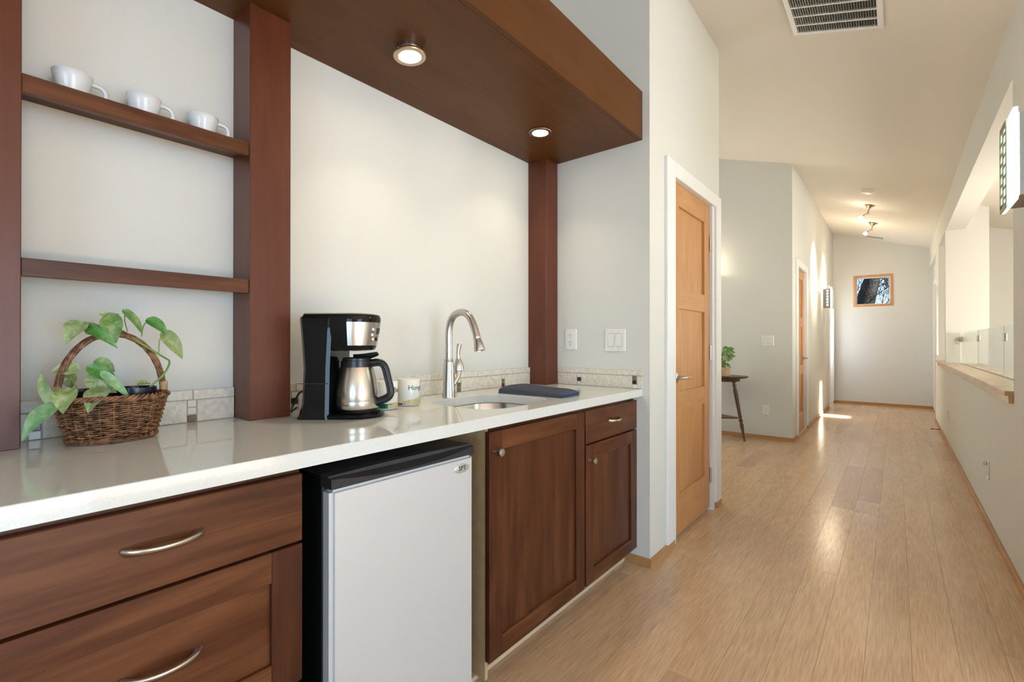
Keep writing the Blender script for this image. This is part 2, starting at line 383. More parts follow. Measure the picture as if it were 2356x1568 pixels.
# far window: fir liner, sash, glass
win = struct(thing('window_1', 'small square fir-framed window high in the far wall', 'window', (0, 0, 0))); del win['category'], win['label']
t = .035
mb = MB(); mb.box(WX0, WX1, YF - .008, YF + .12, WZ1 - t, WZ1).box(WX0, WX1, YF - .008, YF + .12, WZ0, WZ0 + t).box(WX0, WX0 + t, YF - .008, YF + .12, WZ0 + t, WZ1 - t).box(WX1 - t, WX1, YF - .008, YF + .12, WZ0 + t, WZ1 - t)
mb.build('window_frame', M['door_h'], win)
s = .018; a, b, c, d = WX0 + t, WX1 - t, WZ0 + t, WZ1 - t
mb = MB(); mb.box(a, b, YF + .07, YF + .1, d - s, d).box(a, b, YF + .07, YF + .1, c, c + s).box(a, a + s, YF + .07, YF + .1, c + s, d - s).box(b - s, b, YF + .07, YF + .1, c + s, d - s)
mb.build('sash', M['white'], win)
box('glass_pane', (a + s, b - s, YF + .082, YF + .086, c + s, d - s), M['glass'], win)

# baseboards
BH, BT = .043, .013
def base(name, b, m='base'): return struct(box(name, b, M[m], None, .002))
base('baseboard_left', (XL, XB, YE - BT, D1a - .012, 0, BH)); base('baseboard_left_end', (XL, XB, D1b + .035, YC + BT, 0, BH))
base('baseboard_alcove_end', (-1.12, XL + .0, YE - BT, YE, 0, BH), 'basex'); base('baseboard_recess', (-3, XH + BT, YO - BT, YO, 0, BH), 'basex')
base('baseboard_hall_near', (XH, XH + BT, YO, D2a - .02, 0, BH)); base('baseboard_hall_left', (XH, XH + BT, D2b + .10, 10.02, 0, BH))
base('baseboard_far', (XH, .495, YF - BT, YF, 0, .05), 'basex'); base('baseboard_right', (XR - BT, XR, 2.3, 9.28, 0, BH))
base('baseboard_right_door', (.482, .495, 10.38, YF - BT, 0, BH))

# ------------------------------------------------------------------ doors (three-panel fir doors)
def door_slab(p, hinge_y0, hinge_y1, z0, z1, handle_y, sgn):
    """slab in local frame: x = 0 face plane (room side +x), y along the wall"""
    y0, y1 = hinge_y0, hinge_y1; st = .105; th = .035
    zz = [z0, .253, .743, .858, 1.352, 1.47, 1.958, z1]
    for a in (y0, y1 - st): MB().box(-th, 0, a, a + st, z0, z1, .0015).build('stile', M['door'], p)
    for a, b in ((zz[0], zz[1]), (zz[2], zz[3]), (zz[4], zz[5]), (zz[6], zz[7])): box('rail', (-th, -.0005, y0 + st, y1 - st, a, b), M['door_h'], p)
    for a, b in ((zz[1], zz[2]), (zz[3], zz[4]), (zz[5], zz[6])): box('panel', (-th + .008, -.014, y0 + st, y1 - st, a, b), M['door'], p)
    rot = Matrix.Rotation(R(90), 3, 'Y')
    h = MB().lathe([(.033, 0), (.033, .004), (.028, .009), (.012, .011), (.011, .045), (.0, .045)], 20, (0, handle_y, .945), rot=rot)
    pts = bez((.042, handle_y, .945), (.058, handle_y, .945), (.056, handle_y + sgn * .03, .947), (.05, handle_y + sgn * .105, .942), 10)
    h.tube(pts, [.010, .010, .010, .0095, .009, .009, .0085, .008, .008, .0075, .006], 10)
    h.build('lever_handle', M['chrome'], p, 40)
def casing(p, y0, y1, zt, w=.115, out=.016, z0=BH):
    mb = MB()
    mb.box(0, out, y0 - w, y0, z0, zt + .085, .002); mb.build('casing_side', M['white'], p)
    MB().box(0, out, y0, y1 + w, zt, zt + .085, .002).build('casing_head', M['white'], p)
    MB().box(0, out, y1, y1 + w, z0, zt, .002).build('casing_side', M['white'], p)
    MB().box(-.11, .002, y0 - .02, y0 + .005, 0, zt).box(-.11, .002, y1 - .005, y1 + .018, 0, zt).box(-.11, .002, y0 - .02, y1 + .018, zt - .004, zt + .018).build('jamb', M['white'], p)
def hinges(p, y, zs):
    for z in zs:
        h = MB().lathe([(.0075, -.05), (.0075, .05)], 10, (.006, y, z)).box(-.001, .002, y, y + .022, z - .045, z + .045)
        h.build('hinge', M['steel'], p, 40)
d1 = struct(thing('door_1', '', '', (XL, 0, 0))); del d1['category'], d1['label']
# left wall door: narrow right casing that dies at the wall end
MB().box(0, .016, 2.53, 2.65, BH, 2.172, .002).build('casing_side', M['white'], d1)
MB().box(0, .016, 2.65, YC - .001, 2.088, 2.172, .002).build('casing_head', M['white'], d1)
MB().box(0, .016, 3.43, YC - .001, BH, 2.088, .002).build('casing_side', M['white'], d1)
MB().box(-.11, .002, 2.64, 2.687, 0, 2.10).box(-.11, .002, 3.383, 3.43, 0, 2.10).box(-.11, .002, 2.64, 3.43, 2.088, 2.108).build('jamb', M['white'], d1)
s1 = MB().box(-.04, -.034, 2.66, 3.40, .012, 2.088).build('backing', M['darkgap'], d1)
sl1 = bpy.data.objects.new('door_slab', None); C.objects.link(sl1); sl1.parent = d1; sl1.location = (-.018, 0, 0)
door_slab(sl1, 2.69, 3.379, .018, 2.085, 2.745, 1); hinges(sl1, 3.381, (.24, 1.08, 1.83))
d2 = struct(thing('door_2', '', '', (XH, 0, 0))); del d2['category'], d2['label']
casing(d2, 6.62, 7.31, 2.075); sl2 = bpy.data.objects.new('door_slab', None); C.objects.link(sl2); sl2.parent = d2; sl2.location = (-.022, 0, 0)
door_slab(sl2, 6.627, 7.303, .018, 2.068, 7.235, -1); hinges(sl2, 6.622, (.24, 1.83))
MB().box(-.05, .004, 6.62, 7.31, 0, .014).build('threshold', M['palestrip'], d2)
d3 = struct(thing('door_3', '', '', (.495, 0, 0), R(180))); del d3['category'], d3['label']
casing(d3, -10.28, -9.48, 2.075, .1); sl3 = bpy.data.objects.new('door_slab', None); C.objects.link(sl3); sl3.parent = d3; sl3.location = (-.022, 0, 0)
door_slab(sl3, -10.273, -9.487, .018, 2.068, -9.56, -1)
d4 = struct(thing('door_4', '', '', (XH, 0, 0))); del d4['category'], d4['label']
casing(d4, 10.14, 10.78, 2.075, .09)

# ------------------------------------------------------------------ bar alcove: soffit, posts, shelves
so = thing('bar_soffit', 'dark stained wooden soffit beam hanging over the bar counter', 'soffit', (XW, 0, 2.199))
MB().box(.001, .63, -1.6, YE - .001, 0, .02).build('underside_panel', M['beam'], so)
MB().box(.63, .652, -1.6, YE - .001, 0, .251, .0015).build('fascia', M['beam'], so)
MB().box(.001, .63, -1.6, YE - .001, .231, .251).build('top_panel', M['beam'], so)
POSTX = (XW, -1.542)
def post(y0, y1, label):
    o = MB().box(0, POSTX[1] - XW, 0, y1 - y0, 0, 2.199 - ZC, .0015)
    return tag(o.build('wooden_post', M['post'], loc=(XW, y0, ZC)), label, 'post', 'stained posts on the bar counter')
post(0.0, .127, 'stained wooden post on the counter at the free end of the two shelves')
post(.616, .7425, 'stained wooden post on the counter beside the coffee maker')
post(2.2016, 2.3173, 'stained wooden post in the corner of the alcove beside the folded towel')
def shelf(z, label):
    p = thing('wall_shelf', label, 'shelf', (XW, .127, z), 0, 'shelves between the posts')
    MB().box(.001, .103, .0005, .4885, .024, .042).build('board', M['cab_h'], p)
    MB().box(.103, .123, .0005, .4885, 0, .042, .001).build('front_lip', M['cab_h'], p)
    return p
shelf(1.724, 'upper stained wooden shelf with three white cups on it'); shelf(1.302, 'lower stained wooden shelf above the wicker basket, empty')

# recessed puck lights
def puck(loc, label, drop):
    p = thing('puck_light', label, 'light', loc, 0, 'puck lights under the soffit')
    MB().lathe([(.040, 0), (.056, .0), (.058, .003), (.056, .006), (.044, .007)], 36, close=False).build('trim_ring', M['bronze'], p, 40)
    MB().lathe([(.0, .002), (.041, .002), (.041, .004), (.0, .004)], 36).build('diffuser', M['glow'], p, 40)
    if drop > .01: MB().lathe([(.046, .006), (.046, drop * .55), (.047, drop * .55), (.047, drop + .004)], 36, close=False).build('housing', M['chrome'], p, 40)
    d = bpy.data.lights.new('puck_bulb', 'AREA'); d.shape = 'DISK'; d.size = .075; d.energy = .8; d.color = (1, .84, .62); d.spread = R(105)
    o = bpy.data.objects.new('puck_bulb', d); C.objects.link(o); o.parent = p; o.location = (0, 0, -.002)
    return p
puck((-1.342, 1.072, 2.166), 'puck light dropped partly out of the soffit above the coffee maker', .033).rotation_euler = (R(3), R(-3), 0)
puck((-1.375, 1.912, 2.192), 'puck light set flush in the soffit above the sink', .006)

# ------------------------------------------------------------------ backsplash
bs = struct(MB().box(XW, XW + .010, .127, .616, ZC, 1.005).build('trim_1', M['grout']))
bs2 = struct(MB().box(XW, XW + .010, .7425, 2.2016, ZC, 1.005).build('trim_2', M['grout']))
bs3 = struct(MB().box(-1.542, -1.018, YE - .002, YE, ZC, 1.005).build('trim_3', M['grout']))
g = .0022
def tile_b(parent, y0, y1, z0, z1, m, proud=0.):
    MB().box(XW + .008, XW + .0145 + proud, y0 + g / 2, y1 - g / 2, z0 + g / 2, z1 - g / 2, .0012).build('tile', m, parent)
def tile_c(parent, x0, x1, z0, z1, m, proud=0.):
    MB().box(x0 + g / 2, x1 - g / 2, YE - .0065 - proud, YE - .001, z0 + g / 2, z1 - g / 2, .0012).build('tile', m, parent)
T = M['tile']; mo = M['mosaic']; z0, zm, z1 = ZC, .976, 1.007
def run_b(parent, ya, yb, mos, joints):
    cuts = [ya]
    for (y, cols) in mos:
        tile_b(parent, cuts[-1], y, z0, zm, T)
        for k, c in enumerate(cols): tile_b(parent, y, y + .025, zm - (k + 1) * (zm - z0) / 3, zm - k * (zm - z0) / 3, mo[c])
        cuts.append(y + .025)
    tile_b(parent, cuts[-1], yb, z0, zm, T)
    jj = [ya] + joints + [yb]
    for a, b in zip(jj, jj[1:]): tile_b(parent, a, b, zm, z1, T, .001)
run_b(bs, .127, .616, [(.148, (0, 0, 2)), (.485, (2, 2, 1))], [.33, .50])
run_b(bs2, .7425, 2.2016, [(.80, (2, 0, 2)), (1.12, (0, 2, 1)), (1.612, (2, 1, 1)), (1.947, (2, 1, 0))], [.817, 1.168, 1.448, 1.759])
xa = -1.542
for x, cols in ((-1.409, (2, 0, 2)), (-1.074, (1, 0, 2))):
    tile_c(bs3, xa, x, z0, zm, T)
    for k, c in enumerate(cols): tile_c(bs3, x, x + .026, zm - (k + 1) * (zm - z0) / 3, zm - k * (zm - z0) / 3, mo[c])
    xa = x + .026
tile_c(bs3, xa, -1.018, z0, zm, T); tile_c(bs3, -1.542, -1.332, zm, z1, T, .001); tile_c(bs3, -1.332, -1.018, zm, z1, T, .001)

# ------------------------------------------------------------------ countertop with sink cut-out
XF = -1.0206; ZB = .8719
def rrect(x0, x1, y0, y1, r, n=8):
    pts = []
    for cx, cy, a0 in ((x1 - r, y1 - r, 0), (x0 + r, y1 - r, 90), (x0 + r, y0 + r, 180), (x1 - r, y0 + r, 270)):
        for k in range(n + 1):
            a = R(a0 + 90 * k / n); pts.append((cx + r * math.cos(a), cy + r * math.sin(a)))
    return pts
SK = (-1.492, -1.112, 1.236, 1.676)
def countertop():
    bm = bmesh.new(); inner = rrect(*SK, .125, 10)
    outer = [(XW, -1.6), (XF, -1.6), (XF, YE), (XW, YE)]
    def ring(pts, z): vs_ = [bm.verts.new((x, y, z)) for x, y in pts]; return [bm.edges.new((vs_[i], vs_[(i + 1) % len(vs_)])) for i in range(len(vs_))]
    e = ring(outer, ZC) + ring(inner, ZC)
    bmesh.ops.triangle_fill(bm, use_beauty=True, use_dissolve=False, edges=e)
    r = bmesh.ops.extrude_face_region(bm, geom=bm.faces[:])
    for v in [x for x in r['geom'] if isinstance(x, bmesh.types.BMVert)]: v.co.z = ZB
    ed = [e_ for e_ in bm.edges if all(abs(v.co.z - ZC) < 1e-6 for v in e_.verts) and len(e_.link_faces) == 2 and abs(e_.calc_face_angle(0)) > .5]
    bmesh.ops.bevel(bm, geom=ed, offset=.0015, segments=1, affect='EDGES')
    bmesh.ops.translate(bm, verts=bm.verts, vec=(-XF, 0, -ZB))
    o = MB().bm(bm).build('countertop', M['quartz'], loc=(XF, 0, ZB))
    return tag(o, 'long off-white quartz countertop with a rounded sink cut-out', 'countertop')
countertop()
# undermount sink bowl
sk = thing('sink', 'small stainless steel bar sink under the countertop cut-out', 'sink', (-1.302, 1.456, ZB - .19))
x0, x1, y0, y1 = SK; cx, cy = -1.302, 1.456
def loop(d, z, r): return [(x - cx, y - cy, z) for x, y in rrect(x0 - d, x1 + d, y0 - d, y1 + d, r, 8)]
rings = [loop(.03, .1885, .14), loop(.004, .1885, .13), loop(.002, .186, .128), loop(-.004, .05, .115), loop(-.02, .018, .10), loop(-.05, .006, .08), loop(-.13, .003, .05)]
MB().loft(rings, False).build('bowl', M['sinksteel'], sk, 50)
MB().lathe([(.0, .004), (.03, .004), (.045, .008), (.055, .006), (.06, .003)], 28, sx=1, sy=1).build('drain', M['chrome'], sk, 40)
mb = MB(); mb.loft([loop(-.129, .0025, .05), loop(-.15, .0025, .03)], True); mb.build('bowl_floor', M['sinksteel'], sk)

# ------------------------------------------------------------------ base cabinets
XD = -1.05; TH = .021                                   # door face plane, thickness
def knob(p, y, z, x=0.):
    rot = Matrix.Rotation(R(90), 3, 'Y')
    MB().lathe([(.0, .0), (.0085, 0), (.0075, .006), (.006, .012), (.0125, .020), (.0155, .026), (.013, .032), (.0, .034)], 20, (x, y, z), rot=rot).build('knob', M['chrome'], p, 50)
def pull(p, y, z, L=.115, x=0.):
    pts = bez((x, y - L / 2, z), (x + .038, y - L / 2 + .018, z), (x + .038, y + L / 2 - .018, z), (x, y + L / 2, z), 14)
    rr = [.0075, .0066, .006, .0054, .005, .0047, .0045, .0045, .0045, .0047, .005, .0054, .006, .0066, .0075]
    MB().tube(pts, rr, 10, flat=1.5).build('pull_handle', M['chrome'], p, 60)
def shaker(parent, name, y0, y1, z0, z1, panel_grain, fw=.062, fz=.066):
    """framed front: two stiles + two rails as the front, recessed panel"""
    f = bpy.data.objects.new(name, None); C.objects.link(f); f.parent = parent; f.empty_display_size = .05
    for a in (y0, y1 - fw): MB().box(-TH, 0, a, a + fw, z0, z1, .0015).build('stile', M['cab_v'], f)
    for a, b in ((z0, z0 + fz), (z1 - fz, z1)): MB().box(-TH, -.0003, y0 + fw, y1 - fw, a, b, .001).build('rail', M['cab_h'], f)
    MB().box(-TH, -.011, y0 + fw - .002, y1 - fw + .002, z0 + fz - .002, z1 - fz + .002).build('panel', M[panel_grain], f)
    return f
# drawer cabinet
c1 = thing('drawer_cabinet', 'wide dark stained drawer cabinet with arched pulls beside the fridge', 'cabinet', (XD, 0, 0))
MB().box(-.61, -TH - .001, -.45, .536, .10, ZB).build('body', M['darkgap'], c1)
MB().box(-.61, -.075, -.45, .536, 0, .10).build('toe_kick', M['darkgap'], c1)
MB().box(-TH - .02, -TH, -.45, .53, .845, .870).build('top_rail', M['cab_h'], c1)
dr = MB().box(-TH, 0, -.44, .534, .700, .852, .002).build('drawer', M['cab_h'], c1); pull(dr, .272, .781)
f = shaker(c1, 'drawer', -.44, .534, .384, .694, 'cab_h', .068, .066); pull(f, .272, .548, x=-.011)
f = shaker(c1, 'drawer', -.44, .534, .085, .378, 'cab_h', .068, .066); pull(f, .272, .24, x=-.011)
# sink cabinet
c2 = thing('sink_cabinet', 'dark stained base cabinet with one wide framed door under the sink', 'cabinet', (XD, 0, 0))
MB().box(-.60, -TH - .001, 1.190, 1.79, .10, .115).build('bottom_panel', M['darkgap'], c2)
MB().box(-.60, -.585, 1.19, 1.79, .115, ZB).build('back_panel', M['darkgap'], c2); MB().box(-.585, -TH - .001, 1.79, 1.80, .10, ZB).build('side_panel', M['darkgap'], c2)
MB().box(-.60, -TH - .004, 1.176, 1.190, .012, ZB).build('side_panel', M['ply'], c2)
MB().box(-TH - .02, -TH, 1.19, 1.80, .70, .870).build('top_rail', M['cab_h'], c2)
MB().box(-.16, -.075, 1.19, 1.80, .0, .10).build('toe_kick', M['cab_h'], c2)
f = shaker(c2, 'door', 1.172, 1.789, .080, .850, 'cab_v', .066, .066); knob(f, 1.200, .783)
# end cabinet
c3 = thing('end_cabinet', 'narrow dark stained base cabinet with a drawer over a door at the alcove end wall', 'cabinet', (XD, 0, 0))
MB().box(-.60, -TH - .001, 1.805, 2.322, .10, ZB).build('body', M['darkgap'], c3)
MB().box(-TH - .02, -TH, 1.802, 2.322, .845, .870).build('top_rail', M['cab_h'], c3)
MB().box(-.16, -.075, 1.802, 2.31, .0, .10).build('toe_kick', M['cab_h'], c3)
dr = MB().box(-TH, 0, 1.803, 2.321, .704, .850, .002).build('drawer', M['cab_h'], c3); pull(dr, 2.06, .781, .10)
f = shaker(c3, 'door', 1.803, 2.321, .083, .697, 'cab_v', .066, .062); knob(f, 1.832, .631)
tag(MB().box(0, .07, 0, 1.75, 0, .016, .001).build('floor_strip', M['palestrip'], loc=(-1.183, .56, 0)), 'pale raw wood strip on the floor under the base cabinets', 'strip')
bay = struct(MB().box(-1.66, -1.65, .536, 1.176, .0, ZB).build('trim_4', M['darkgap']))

# ------------------------------------------------------------------ mini fridge
fr = thing('mini_fridge', 'silver-door mini fridge with black cabinet in the bay under the counter', 'fridge', (-1.03, .592, 0), R(-.6))
MB().box(-.50, -.045, .004, .474, .018, .815, .006).build('cabinet', M['blackmatte'], fr)
MB().box(-.50, -.04, 0, .478, .815, .833, .006).build('top_cover', M['black'], fr)
def yarc(n, dep, y0=0., y1=.478): return [(y0 + (y1 - y0) * k / n, -dep * math.sin(math.pi * k / n)) for k in range(n + 1)]
MB().box(-.046, 0, .0, .478, .03, .803, .010, 4).build('door', M['fridge'], fr, 40)
# black handle cap: front scooped in an arc
mb = MB(); n = 20; yy = [.478 * k / n for k in range(n + 1)]
rings = []
for y in yy:
    k = max(0., math.sin(math.pi * (y - .02) / .438)) ** .8 if .02 < y < .458 else 0.
    rings.append([(-.05, y, .803), (.002, y, .803), (.002, y, .826 - .017 * k), (-.012 - .014 * k, y, .829 - .008 * k), (-.014 - .014 * k, y, .832), (-.05, y, .832)])
mb.loft(rings).build('handle_cap', M['charcoal'], fr, 25)
bd = MB().lathe([(.0, 0), (.030, 0), (.031, .0015), (.029, .003), (.0, .0032)], 32, (.0, .425, .765), 1, .46)
rot = Matrix.Rotation(R(90), 3, 'Y')
bd = MB().lathe([(.031, 0), (.031, .0015), (.028, .0028), (.0, .003)], 36, (0, 0, 0), .47, 1.0).xf(Matrix.Translation((0.0, .425, .768)) @ rot.to_4x4())
bdo = bd.build('badge', M['badge'], fr, 40)
tm = text_mesh('SPT', .020, .0004); tm.xf(Matrix.Translation((.0034, .425, .7685)) @ Matrix(((0, 0, 1, 0), (1, 0, 0, 0), (0, 1, 0, 0), (0, 0, 0, 1))))
tm.build('lettering', M['plate_dark'], bdo)
for y in (.03, .44):
    for x in (-.06, -.45): MB().lathe([(.014, 0), (.014, .02)], 12, (x, y, 0)).build('foot', M['black'], fr)

# ------------------------------------------------------------------ faucet
fa = thing('faucet', 'brushed nickel gooseneck pull-down faucet with a side lever behind the sink', 'faucet', (-1.54, 1.447, ZC))
MB().lathe([(.0295, 0), (.0285, .01), (.0205, .150), (.0195, .158), (.0205, .160), (.0205, .168), (.0165, .170), (.0, .170)], 32).build('body', M['steel'], fa, 35)
sp = [(0, 0, .16), (0, 0, .22), (0, 0, .265)] + bez((0, 0, .265), (.0, 0, .345), (.03, 0, .375), (.085, 0, .372), 12)[1:] + bez((.085, 0, .372), (.135, 0, .368), (.155, 0, .31), (.172, 0, .262), 10)[1:]
MB().tube(sp, .0158, 18).build('spout', M['steel'], fa, 50)
d = Vector((.30, 0, -.95)).normalized(); rot = d.to_track_quat('Z', 'Y').to_matrix()
MB().lathe([(.0148, 0), (.0165, .002), (.0165, .008), (.0155, .010), (.017, .014), (.0235, .058), (.0225, .062), (.017, .063), (.016, .058), (.0, .058)], 28, (.170, 0, .266), rot=rot).build('spray_head', M['steel'], fa, 35)
MB().tube(bez((0, .008, .045), (0, .03, .07), (0, .048, .082), (0, .060, .112), 10), [.018, .019, .019, .018, .0175, .017, .0165, .016, .016, .016, .0165], 18, flat=1.).build('lever_branch', M['steel'], fa, 50)
lv = MB().lathe([(.0175, 0), (.0235, .004), (.0228, .02), (.017, .042), (.0105, .056), (.009, .062)], 24, (0, .062, .112), rot=Vector((0, -.06, 1)).to_track_quat('Z', 'Y').to_matrix())
lv.tube(bez((0, .058, .168), (0, .056, .19), (.0, .058, .205), (0, .066, .232), 10), [.009, .0085, .0082, .0082, .0085, .009, .0095, .010, .0108, .0115, .012], 14, flat=1.5)
lv.build('lever', M['steel'], fa, 50)

# ------------------------------------------------------------------ white cups on the upper shelf
def cup(y, label, rz):
    p = thing('coffee_cup', label, 'cup', (-1.612, y, 1.766), rz, 'white cups on the upper shelf')
    MB().lathe([(.0, .002), (.022, .0), (.024, .002), (.032, .022), (.0375, .045), (.0395, .060), (.0385, .061), (.0365, .058), (.033, .04), (.026, .014), (.0, .008)], 32).build('bowl', M['cup'], p, 60)
    MB().tube(bez((.0, .036, .050), (0, .060, .052), (0, .070, .040), (0, .064, .018), 12), [.007, .0065, .006, .0055, .0052, .005, .005, .005, .005, .005, .005, .0052, .0048], 10, flat=1.3).build('handle', M['cup'], p, 60)
cup(.222, 'white cup on the upper shelf beside the end post', R(0)); cup(.368, 'middle white cup of the three on the upper shelf', R(-8)); cup(.512, 'white cup on the upper shelf beside the post by the coffee maker', R(-12))

# ------------------------------------------------------------------ printed mugs
def mug(loc, label, word, ink, inner, stripe, rz):
    p = thing('mug', label, 'mug', (*loc, ZC), rz, 'printed mugs behind the coffee maker')
    r = .0445; h = .102
    MB().lathe([(.0, .002), (.036, 0), (.041, .003), (r, .008), (r, h - .002), (r - .0015, h)], 40).build('body', M['mug'], p, 50)
    MB().lathe([(r - .0015, h), (r - .004, h - .002), (r - .005, .010), (.0, .008)], 40, close=False).build('inside', inner, p, 60)
    MB().lathe([(r + .0003, .007), (r + .0003, stripe)], 40, close=False).build('base_band', inner, p, 60)
    MB().tube(bez((-r + .002, 0, .085), (-r - .035, 0, .09), (-r - .035, 0, .02), (-r + .002, 0, .022), 12), .006, 10).build('handle', M['mug'], p, 60)
    tm = text_mesh(word, .026, .0003, 4); rr = r + .0004; xs = [v[0] for v in tm.v]; xm = min(xs)
    tm.v = [((rr + z) * math.cos((x - xm) / rr), (rr + z) * math.sin((x - xm) / rr), y + .070) for x, y, z in tm.v]
    tm.build('lettering', ink, p)
    # patch of tan print around the foot
    n = 24; q = MB(); k0 = len(q.v)
    for i in range(n + 1):
        a = R(-30 + 150 * i / n); hh = .012 + .012 * abs(math.sin(i * 1.7)) + .02 * (i / n)
        for z in (.0075, hh): q.v.append(((r + .0006) * math.cos(a), (r + .0006) * math.sin(a), z + (stripe * .0)))
    for i in range(n): q.f.append([2 * i, 2 * i + 2, 2 * i + 3, 2 * i + 1])
    q.build('print', M['tan'], p)
    return p
# lettering starts at local +x and runs counter-clockwise
mug((-1.44, 1.04), 'mug with green inside and green base band, half hidden by the coffee carafe', 'Budapest', M['ink_p'], M['green'], .024, R(6))
mug((-1.46, 1.16), 'mug with brown inside and brown base band, standing towards the faucet', 'Hungary', M['ink_g'], M['brownglaze'], .012, R(-38))

# ------------------------------------------------------------------ coffee maker (front along local +x)
ang = math.atan2(.6, .8)
cmk = thing('coffee_maker', 'black drip coffee maker with a brushed steel control panel beside the post', 'coffee maker', (-1.5, .793, ZC), ang)
hw = .088
def sec(x0, x1, w0, w1, z, n=6):
    """tower section: rounded back, straight flanks"""
    return [(x0 + .02, -w0, z), (x0 + .004, -w0 + .018, z), (x0, -w0 * .4, z), (x0, w0 * .4, z), (x0 + .004, w0 - .018, z), (x0 + .02, w0, z), (x1 - .01, w1, z), (x1, w1 - .008, z), (x1, -w1 + .008, z), (x1 - .01, -w1, z)]
rings = [sec(-.018, .094, hw + .002, hw, 0), sec(-.012, .092, hw, hw, .012), sec(-.004, .092, hw - .004, hw - .002, .05), sec(.0, .094, hw - .006, hw - .002, .16), sec(-.006, .100, hw - .002, hw, .27), sec(-.010, .104, hw, hw, .318), sec(-.008, .102, hw - .002, hw - .003, .324)]
MB().loft(rings).build('tower', M['blackgloss'], cmk, 35)
MB().box(-.004, .092, -hw - .0005, -hw + .004, .112, .1135).build('seam', M['charcoal'], cmk)
def oval(cx, rx, ry, z, n=40, fr=0.): return [(cx + rx * math.cos(2 * math.pi * k / n), ry * math.sin(2 * math.pi * k / n), z) for k in range(n)]
# warming base
def basering(d, z):
    pts = [(.088, -hw + .006 - d), (.14, -hw + .006 - d)]
    for k in range(13):
        a = R(-90 + 180 * k / 12); pts.append((.160 + (.078 + d) * math.cos(a), (hw - .008 + d) * math.sin(a)))
    pts += [(.14, hw - .006 + d), (.088, hw - .006 + d)]
    return [(x, y, z) for x, y in pts]
MB().loft([basering(0, 0), basering(.002, .003), basering(.002, .012), basering(-.004, .018), basering(-.012, .018)]).build('warming_base', M['blackgloss'], cmk, 35)
MB().lathe([(.0, .0185), (.066, .0185), (.067, .0195), (.0, .0195)], 36, (.160, 0, 0)).build('hot_plate', M['charcoal'], cmk, 40)
# brew head
hx = .160
def headring(rx, ry, z, x0=.06):
    pts = [(x0, -ry), ]
    for k in range(25):
        a = R(-90 + 180 * k / 24); pts.append((hx - .012 + rx * math.cos(a), ry * math.sin(a)))
    pts.append((x0, ry)); return [(x, y, z) for x, y in pts]
MB().loft([headring(.040, .050, .214), headring(.058, .068, .217), headring(.064, .075, .226), headring(.072, .082, .27), headring(.078, .086, .308), headring(.078, .086, .316)]).build('brew_head', M['blackgloss'], cmk, 40)
def lidring(d, z): return [(x, y, z) for x, y, _ in headring(.079 - d, .0865 - d, 0, .012)]
MB().loft([lidring(.0, .312), lidring(.0, .322), lidring(.003, .330), lidring(.012, .334), lidring(.03, .335)]).build('lid', M['blackgloss'], cmk, 40)
# steel panel wrapped on the head front
pn = MB(); n = 20
for i in range(n + 1):
    a = R(-88 + 176 * i / n)
    for rx, ry, z in ((.0665, .0775, .232), (.0735, .0835, .27), (.0788, .0868, .306)): pn.v.append((hx - .012 + rx * math.cos(a), ry * math.sin(a), z))
for i in range(n):
    for k in (0, 1): b0 = i * 3 + k; pn.f.append([b0, b0 + 3, b0 + 4, b0 + 1])
M['panelsteel'] = mat('brushed_panel_steel', (.62, .60, .58), .24, 1)
pno = pn.build('control_panel', M['panelsteel'], cmk, 60)
def onpanel(deg, z):
    a = R(deg); f = (z - .232) / .074; rx = .0665 + f * .0125; ry = .0775 + f * .0095
    return Vector((hx - .012 + rx * math.cos(a), ry * math.sin(a), z)), Vector((math.cos(a), math.sin(a) * .9, .12)).normalized()
for dg, z in ((-24, .284), (-25, .266), (-20, .252), (17, .284), (18, .266), (14, .252)):
    p_, nn = onpanel(dg, z); MB().lathe([(.005, 0), (.005, .002), (.004, .003), (.0, .003)], 14, p_, rot=nn.to_track_quat('Z', 'Y').to_matrix()).build('button', M['plate'], pno, 40)
p_, nn = onpanel(-6, .253); MB().lathe([(.007, 0), (.007, .003), (.0, .004)], 16, p_, rot=nn.to_track_quat('Z', 'Y').to_matrix()).build('dial', M['black'], pno, 40)
q = MB()
for dg in range(-10, 11, 4):
    for z in (.268, .288): p_, nn = onpanel(dg, z); q.v.append(tuple(p_ + nn * .0008))
for i in range(5): q.f.append([2 * i, 2 * i + 2, 2 * i + 3, 2 * i + 1])
q.build('display', M['charcoal'], pno)
# carafe: a thing of its own on the warming plate
co = Vector((-1.5, .793, 0)) + Matrix.Rotation(ang, 3, 'Z') @ Vector((hx - .008, 0, 0))
cf = thing('thermal_carafe', 'brushed steel thermal carafe with black handle on the coffee maker plate', 'carafe', (co.x, co.y, ZC + .0197), ang)
M['carafe'] = mat('brushed_carafe_steel', (.60, .56, .50), .24, 1)
MB().lathe([(.063, 0), (.067, .004), (.069, .012), (.070, .03), (.0695, .034), (.070, .036), (.0675, .07), (.0615, .105), (.053, .138), (.0515, .142)], 40).build('flask', M['carafe'], cf, 40)
MB().lathe([(.0515, .140), (.0505, .162), (.046, .163), (.046, .170), (.042, .173), (.0, .174)], 36).build('collar', M['black'], cf, 40)
MB().tube(bez((-.01, 0, .174), (.03, 0, .175), (.055, 0, .180), (.070, 0, .186), 8), [.005, .005, .005, .005, .005, .005, .0045, .004, .003], 10, flat=2.4).build('pour_lever', M['black'], cf, 40)
hd = bez((.045, 0, .153), (.078, 0, .160), (.090, 0, .157), (.098, 0, .125), 10) + bez((.098, 0, .125), (.106, 0, .09), (.112, 0, .072), (.112, 0, .058), 8)[1:] + bez((.112, 0, .058), (.112, 0, .040), (.09, 0, .036), (.062, 0, .024), 8)[1:]
MB().tube(hd, .0115, 12, flat=1.25).build('handle', M['black'], cf, 60)
